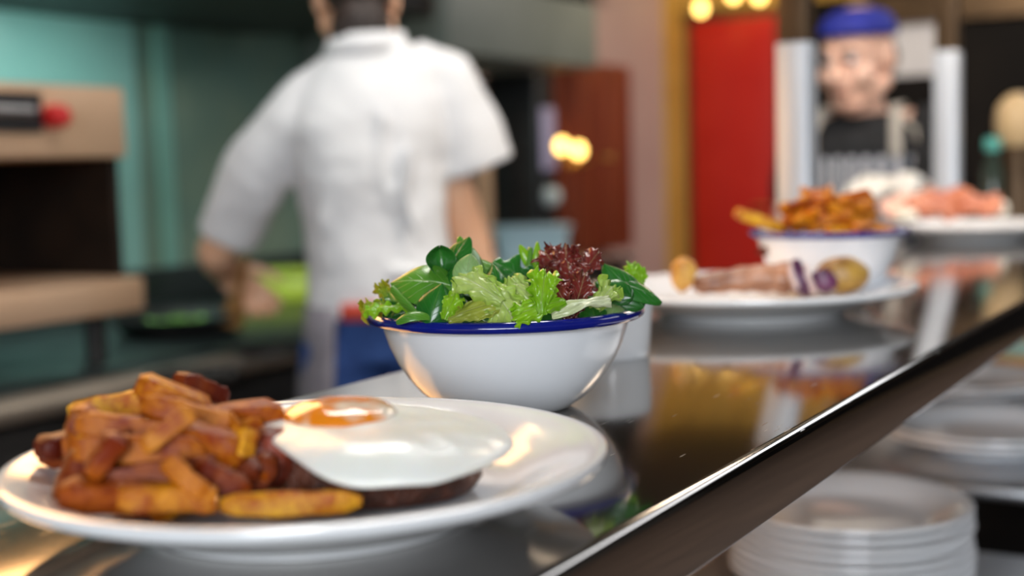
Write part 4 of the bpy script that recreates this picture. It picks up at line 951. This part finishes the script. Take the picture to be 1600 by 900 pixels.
# ------------------------------------------------------------------ people
def frame(c, fwd, up=(0, 0, 1), s=1.0):
    f = Vector(fwd).normalized(); u = Vector(up); r = f.cross(u).normalized(); u = r.cross(f)
    return Matrix.Translation(c) @ Matrix((r, f, u)).transposed().to_4x4() @ Matrix.Diagonal((s, s, s, 1))
def head(b, F):
    P = lambda *a: F @ Vector(a)
    s = F.to_scale()[0]
    b.ellipsoid((0, -.014, .030), (.074, .094, .088), F, 28, 18)
    b.ellipsoid((0, .022, -.040), (.056, .066, .066), F, 24, 16)
    b.ellipsoid((0, .060, -.088), (.026, .026, .022), F, 16, 10)
    for k in (-1, 1):
        b.ellipsoid((k * .040, .050, -.028), (.028, .034, .030), F, 16, 10)
        b.capsule(P(k * .060, -.01, -.055), P(k * .022, .062, -.092), .018 * s, .017 * s)
        b.capsule(P(k * .046, .070, .028), P(k * .014, .088, .027), .010 * s, .012 * s)
        b.ellipsoid((k * .077, -.012, -.004), (.010, .022, .033), F, 16, 12)
        b.capsule(P(k * .012, .094, -.030), P(k * .008, .098, -.032), .008 * s, .008 * s)
    b.capsule(P(0, .086, .016), P(0, .112, -.026), .010 * s, .013 * s)
    b.chain([P(-.024, .080, -.059), P(0, .091, -.056), P(.024, .080, -.059)], [.005 * s, .008 * s, .005 * s])
    b.chain([P(-.020, .080, -.066), P(0, .089, -.068), P(.020, .080, -.066)], [.005 * s, .009 * s, .005 * s])
def hand(b, wrist, direc, palm_n, side, curl=.5, s=1.0, spread=.06):
    """direc: wrist to knuckles; palm_n: the way the palm faces; side: +1 or -1, where the thumb sits along direc x palm_n"""
    d = Vector(direc).normalized(); n = Vector(palm_n); n = (n - d * n.dot(d)).normalized(); t = d.cross(n) * side
    w = Vector(wrist)
    lens = [(.044, .026, .022), (.048, .030, .023), (.045, .028, .022), (.036, .021, .019)]
    for k in range(4):
        off = (1.5 - k) * .0195 * s
        kn = w + d * (.092 - .004 * abs(k - 1)) * s + t * off - n * .003 * s
        b.capsule(w + t * off * .55 + d * .012 * s, kn, .0155 * s, .0115 * s)
        p = kn; a = 0
        for q, (L, r0, r1) in enumerate(zip(lens[k], (.0095, .0088, .008), (.0088, .008, .0068))):
            a += curl * (.75, 1.0, .7)[q] * (1 + .10 * k)
            dirn = (d + t * spread * (1.5 - k)).normalized() * math.cos(a) + n * math.sin(a)
            e = p + dirn * L * s; b.capsule(p, e, r0 * s, r1 * s); p = e
    b.ellipsoid((0, 0, 0), (.036 * s, .044 * s, .014 * s), Matrix.Translation(w + d * .05 * s) @ Matrix((t, d, n)).transposed().to_4x4())
    p = w + d * .022 * s + t * .026 * s + n * .004 * s
    for L, (x, y, z), r0, r1 in ((.042, (.72, .62, .30), .014, .0115), (.034, (.40, .80, .45), .0115, .0098), (.028, (.15, .80, .60), .0098, .0075)):
        e = p + (t * x + d * y + n * z).normalized() * L * s; b.capsule(p, e, r0 * s, r1 * s); p = e
def person(label, loc):
    return thing('person', label, 'person', loc)
# --- the cook seen from behind
A = at_y
YC = 2.75
base = A(597, 500, YC); base.z = 0
cook = person('person in a white short-sleeved jacket seen from behind, stirring at the range', base)
hip = A(597, 500, YC); ls, rs = A(448, 172, YC - .05), A(688, 122, YC + .07)
RTv = (rs - ls).normalized(); FT = Vector((0, 0, 1)).cross(RTv).normalized()
FT = Vector((RTv.y * -1, RTv.x, 0)).normalized()
if FT.y < 0: FT = -FT
hd_c = A(556, -2, YC + .06); HF = frame(hd_c, (-.22, .95, -.12), (0, -.0, 1), 1.05)
neck = A(566, 66, YC + .0)
b = MB(); head(b, HF)
b.capsule(A(570, 110, YC + .01), neck, .05, .056); b.capsule(neck, hd_c + Vector((0, -.02, -.04)), .060, .056)
b.capsule(A(572, 190, YC + .01), hip, .08, .10)
b.capsule(ls.lerp(rs, .15), ls.lerp(rs, .85), .045, .045)
le, lw = A(337, 392, 2.82), A(350, 425, 2.97)
b.chain([A(470, 190, YC), A(415, 262, YC + .01), le], [.045, .045, .040]); b.chain([le, le.lerp(lw, .4), lw], [.041, .041, .027])
hand(b, lw, A(384, 452, 3.0) - lw, (.6, -.1, -.6), -1, .75)
re_, rw = A(752, 432, 2.86), A(690, 500, 3.06)
b.chain([rs, A(708, 300, 2.83), re_], [.054, .047, .041]); b.chain([re_, re_.lerp(rw, .4), rw], [.042, .041, .028])
hand(b, rw, (-.5, .8, -.2), (0, 0, -1), 1, .5)
lh, rh = hip - RTv * .085, hip + RTv * .085
lh.z = rh.z = hip.z
for h_, dx in ((lh, -.03), (rh, .03)):
    k_ = Vector((h_.x + dx * .5, h_.y + .015, .50)); f_ = Vector((h_.x + dx, h_.y - .01, .085))
    b.chain([h_, k_, f_], [.075, .05, .038]); b.capsule(f_ + Vector((0, 0, -.03)), f_ + FT * .13 + Vector((0, 0, -.045)), .036, .03)
o = b.build('body', M['skin'], cook, origin=base); mod_remesh(o, .006, 5)
b = MB(); b.ellipsoid((0, -.024, .038), (.081, .096, .091), HF, 28, 18); b.ellipsoid((0, -.060, -.072), (.062, .046, .070), HF)
b.ellipsoid((0, .045, .085), (.062, .05, .035), HF)
o = b.build('hair', M['hair'], cook, origin=base); mod_remesh(o, .006, 4); mod_displace(o, .012, .006)
for k in (-1, 1):
    b = MB().ellipsoid((k * .030, .074, .010), (.012, .012, .012), HF, 14, 10); b.build('eye', M['pale_disc'], cook, origin=base)
# jacket: back panel, sleeves and collar as one garment
def ring(px, py, rx, ry, dy=0.0, tilt=1.0):
    c = A(px, py, YC + dy); ax = Vector((RTv.x, RTv.y, RTv.z * tilt)).normalized()
    return (c, ax * rx, FT * ry)
b = MB()
b.loft([ring(599, 486, .160, .130, 0, .1), ring(596, 440, .156, .126, 0, .1), ring(590, 390, .150, .122, 0, .2), ring(582, 310, .152, .124, 0, .4), ring(576, 230, .166, .126, 0, .7), ring(572, 178, .172, .118, 0, .95), ring(577, 128, .150, .098, .01, 1), ring(576, 92, .108, .082, .01, .8), ring(573, 70, .082, .074, .01, .6)], 44, True, 2.3)
def sleeve(b, pts, rr):
    rings = []
    for i, (p, r) in enumerate(zip(pts, rr)):
        t = (pts[min(i + 1, len(pts) - 1)] - pts[max(i - 1, 0)]).normalized()
        a = t.cross(Vector((0, 1, 0))).normalized(); c = t.cross(a)
        rings.append((p, a * r, c * r * .95))
    b.loft(rings, 32, True)
b.chain([A(535, 112, YC + .01), A(490, 150, YC), A(455, 200, YC - .02)], [.05, .062, .070])
sleeve(b, [A(505, 150, YC), A(455, 203, YC - .02), A(400, 272, YC + .0), A(356, 368, YC + .05)], [.066, .074, .076, .068])
sleeve(b, [A(640, 110, YC + .04), A(684, 126, YC + .06), A(712, 190, YC + .07), A(738, 268, YC + .08)], [.068, .082, .090, .095])
for pts in ([(520, 300), (540, 360), (600, 410)], [(640, 230), (630, 300), (660, 390)], [(500, 210), (515, 290), (500, 360)], [(600, 180), (590, 260), (615, 330)], [(560, 440), (620, 425), (690, 430)], [(510, 415), (560, 420), (600, 450)]):
    q = [A(x, y, YC - .118) for x, y in pts]; b.chain(q, [.008, .013, .008], 10)
jk = b.build('jacket', M['white_cloth'], cook, origin=base); mod_remesh(jk, .007, 10, .6); mod_displace(jk, .10, .016)
b = MB(); b.loft([ring(571, 88, .092, .082, .012, .3), ring(572, 70, .082, .079, .014, .3), ring(573, 55, .077, .076, .016, .3)], 36, False); co = b.build('collar', M['white_cloth'], jk, origin=base); mod_solid(co, .006)
# jeans, apron, tie, shoes
b = MB()
b.loft([ring(597, 560, .150, .118, 0, 0), ring(598, 500, .150, .118, 0, 0), ring(598, 474, .146, .116, 0, 0)], 36)
for h_, dx in ((lh, -.03), (rh, .03)):
    top = Vector((h_.x, h_.y, .90)); k_ = Vector((h_.x + dx * .5, h_.y + .015, .50)); f_ = Vector((h_.x + dx, h_.y - .01, .07))
    b.chain([top, k_, f_], [.095, .075, .064])
o = b.build('jeans', M['jeans'], cook, origin=base); mod_remesh(o, .009, 6); mod_displace(o, .08, .012)
b = MB(); rr = []
for py, rx, ry in ((470, .160, .130), (520, .164, .134), (580, .172, .142), (660, .18, .15), (780, .19, .16)):
    rr.append(ring(597, py, rx, ry, 0, 0))
b.loft(rr, 48, False, 2.2, (math.radians(-84), math.radians(222))); o = b.build('apron', M['apron_grey'], cook, origin=base); mod_solid(o, .005); mod_displace(o, .09, .012)
b = MB(); rr = [ring(598, py, .167, .137, 0, 0) for py in (462, 474, 488)]
b.loft(rr, 24, False, 2.2, (math.radians(228), math.radians(282))); o = b.build('apron_tie', M['red_cloth'], cook, origin=base); mod_solid(o, .006)
for h_, dx in ((lh, -.03), (rh, .03)):
    f_ = Vector((h_.x + dx, h_.y - .01, .045)); b = MB(); b.capsule(f_ - FT * .03, f_ + FT * .16 - Vector((0, 0, .006)), .044, .037)
    for p in b.v: p.z = max(p.z, .001)
    b.build('shoe', M['black_plastic'], cook, origin=base)

# --- the cook in the blue cap across the pass
YW = 3.16
hc = A(1338, 92, YW - .02); WF = frame(hc, (-.66, -.70, -.20), (.05, 0, 1), 1.05)
wf = Vector((-.5, -.86, 0)).normalized(); wr = wf.cross(Vector((0, 0, 1)))
wb = A(1352, 330, YW + .05); wbase = Vector((wb.x, wb.y, 0))
woman = person('person in a blue cap, black top and striped apron bending over the far plate', wbase)
whip = Vector((wb.x, wb.y, .86)); wneck = A(1352, 178, YW + .03); wch = A(1352, 225, YW + .04)
wrs, wls = wch + wr * .155 + Vector((0, 0, .03)), wch - wr * .155 + Vector((0, 0, .03))
b = MB(); head(b, WF); b.capsule(wneck - Vector((0, 0, .02)), hc + Vector((.01, .02, -.05)), .052, .050)
b.capsule(wch, whip, .09, .10); b.capsule(wrs, wls, .05, .05)
wle, wlw = A(1462, 318, YW - .14), A(1418, 292, YW - .30)
b.chain([wls, wle], [.045, .038]); b.chain([wle, wlw], [.038, .028])
wre, wrw = wrs + Vector((-.06, -.12, -.20)), A(1300, 345, YW - .40)
b.chain([wrs, wre], [.045, .038]); b.chain([wre, wrw], [.038, .028])
for k in (-1, 1):
    h_ = whip + wr * k * .08; b.chain([h_, Vector((h_.x, h_.y, .46)), Vector((h_.x, h_.y, .08))], [.08, .05, .038]); f_ = Vector((h_.x, h_.y, .045)); b.capsule(f_, f_ + wf * .13, .035, .03)
o = b.build('body', M['pale_skin'], woman, origin=wbase); mod_remesh(o, .006, 5)
b = MB(); hand(b, wlw, A(1352, 290, YW - .36) - wlw, (-.2, .2, -1), 1, .55, 1.12); b.capsule(wlw + (wle - wlw) * .2, wlw, .036, .034)
o = b.build('glove', M['glove'], woman, origin=wbase); mod_remesh(o, .004, 4)
b = MB(); hand(b, wrw, (.4, -.5, -.5), (-.2, .2, -1), -1, .5, 1.08); b.capsule(wrw + (wre - wrw) * .2, wrw, .034, .032)
o = b.build('glove', M['glove'], woman, origin=wbase); mod_remesh(o, .004, 4)
# cap with band
b = MB(); rings = []
for k in range(9):
    a = PI / 2 * k / 8; rr_ = math.cos(a) ** .8
    rings.append((WF @ Vector((0, -.016 - .01 * math.sin(a), 0.066 + .046 * math.sin(a))), (WF.to_3x3() @ Vector((.079 * max(rr_, .03), 0, 0))), (WF.to_3x3() @ Vector((0, .101 * max(rr_, .03), .012 * rr_)))))
b.loft(rings, 36); cap_ = b.build('cap', M['blue_cloth'], woman, origin=wbase)
b = MB(); q3 = WF.to_3x3(); b.loft([(WF @ Vector((0, -.016, z)), q3 @ Vector((.080, 0, 0)), q3 @ Vector((0, .1025, .012))) for z in (.050, .060, .070)], 36, False); o = b.build('cap_band', M['blue_cloth'], cap_, origin=wbase); mod_solid(o, .004)
b = MB(); b.ellipsoid((0, -.052, -.004), (.072, .062, .068), WF); b.ellipsoid((0, -.11, -.03), (.034, .034, .036), WF); o = b.build('hair', M['hair'], woman, origin=wbase); mod_remesh(o, .006, 3); mod_displace(o, .012, .005)
for k in (-1, 1):
    b = MB().ellipsoid((k * .030, .0765, .010), (.012, .012, .011), WF, 16, 10); e = b.build('eye', M['ceramic'], woman, origin=wbase)
    b = MB().ellipsoid((k * .030, .0862, .009), (.0055, .004, .0055), WF, 12, 8); b.build('iris', M['hair'], e, origin=wbase)
    b = MB().chain([WF @ Vector((k * .046, .080, .030)), WF @ Vector((k * .030, .093, .035)), WF @ Vector((k * .014, .097, .030))], [.003, .004, .003], 8); b.build('eyebrow', M['hair'], woman, origin=wbase)
b = MB(); b.chain([WF @ Vector((-.021, .0875, -.060)), WF @ Vector((0, .0985, -.0605)), WF @ Vector((.021, .0875, -.060))], [.003, .0055, .003], 10); b.build('lips', M['red_chunk'], woman, origin=wbase)
def wring(c, rx, ry): return (c, wr * rx, wf * ry)
b = MB(); b.loft([wring(whip, .155, .115), wring(whip.lerp(wch, .5), .145, .112), wring(wch, .165, .112), wring(wch + Vector((0, 0, .045)), .15, .085), wring(wneck + Vector((0, 0, .0)), .07, .06)], 36)
b.chain([wls, wls.lerp(wle, .75)], [.062, .056]); b.chain([wrs, wrs.lerp(wre, .75)], [.062, .056])
o = b.build('black_top', M['black_cloth'], woman, origin=wbase); mod_remesh(o, .008, 6); mod_displace(o, .08, .010)
b = MB(); b.loft([wring(Vector((whip.x, whip.y, .45)), .19, .16), wring(whip, .175, .135), wring(whip.lerp(wch, .5), .165, .130), wring(wch - Vector((0, 0, .03)), .172, .128)], 40, False, 2.2, (math.radians(38), math.radians(142)))
ap = b.build('striped_apron', M['stripe'], woman, origin=wbase); mod_solid(ap, .004)
for k in (-1, 1):
    b = MB().tube([wch + wr * k * .10 + wf * .11 - Vector((0, 0, .03)), wch + wr * k * .10 + wf * .11 + Vector((0, 0, .03)), wneck + wr * k * .085 + wf * .05 + Vector((0, 0, .015)), wneck + wr * k * .075 - wf * .04 + Vector((0, 0, .02))], .014, 10, True, .35, up=wr); b.build('apron_strap', M['cream_strap'], ap, origin=wbase)
b = MB().tube([wneck - wr * .08 + wf * .02, wls + wr * .02 + wf * .06 + Vector((0, 0, .0)), wls + wf * .09 + Vector((.02, 0, -.12))], .013, 10, True, .4, up=wf); b.build('strap', M['cream_strap'], woman, origin=wbase)
b = MB(); b.loft([wring(Vector((whip.x, whip.y, .9)), .15, .115), wring(Vector((whip.x, whip.y, .75)), .155, .12)], 32)
for k in (-1, 1):
    h_ = whip + wr * k * .08; b.chain([Vector((h_.x, h_.y, .78)), Vector((h_.x, h_.y, .46)), Vector((h_.x, h_.y, .07))], [.088, .07, .058])
o = b.build('trousers', M['black_cloth'], woman, origin=wbase); mod_remesh(o, .01, 5)
for k in (-1, 1):
    h_ = whip + wr * k * .08; f_ = Vector((h_.x, h_.y, .045)); b = MB(); b.capsule(f_ - wf * .04, f_ + wf * .15, .043, .037)
    for p in b.v: p.z = max(p.z, .001)
    b.build('shoe', M['black_plastic'], woman, origin=wbase)
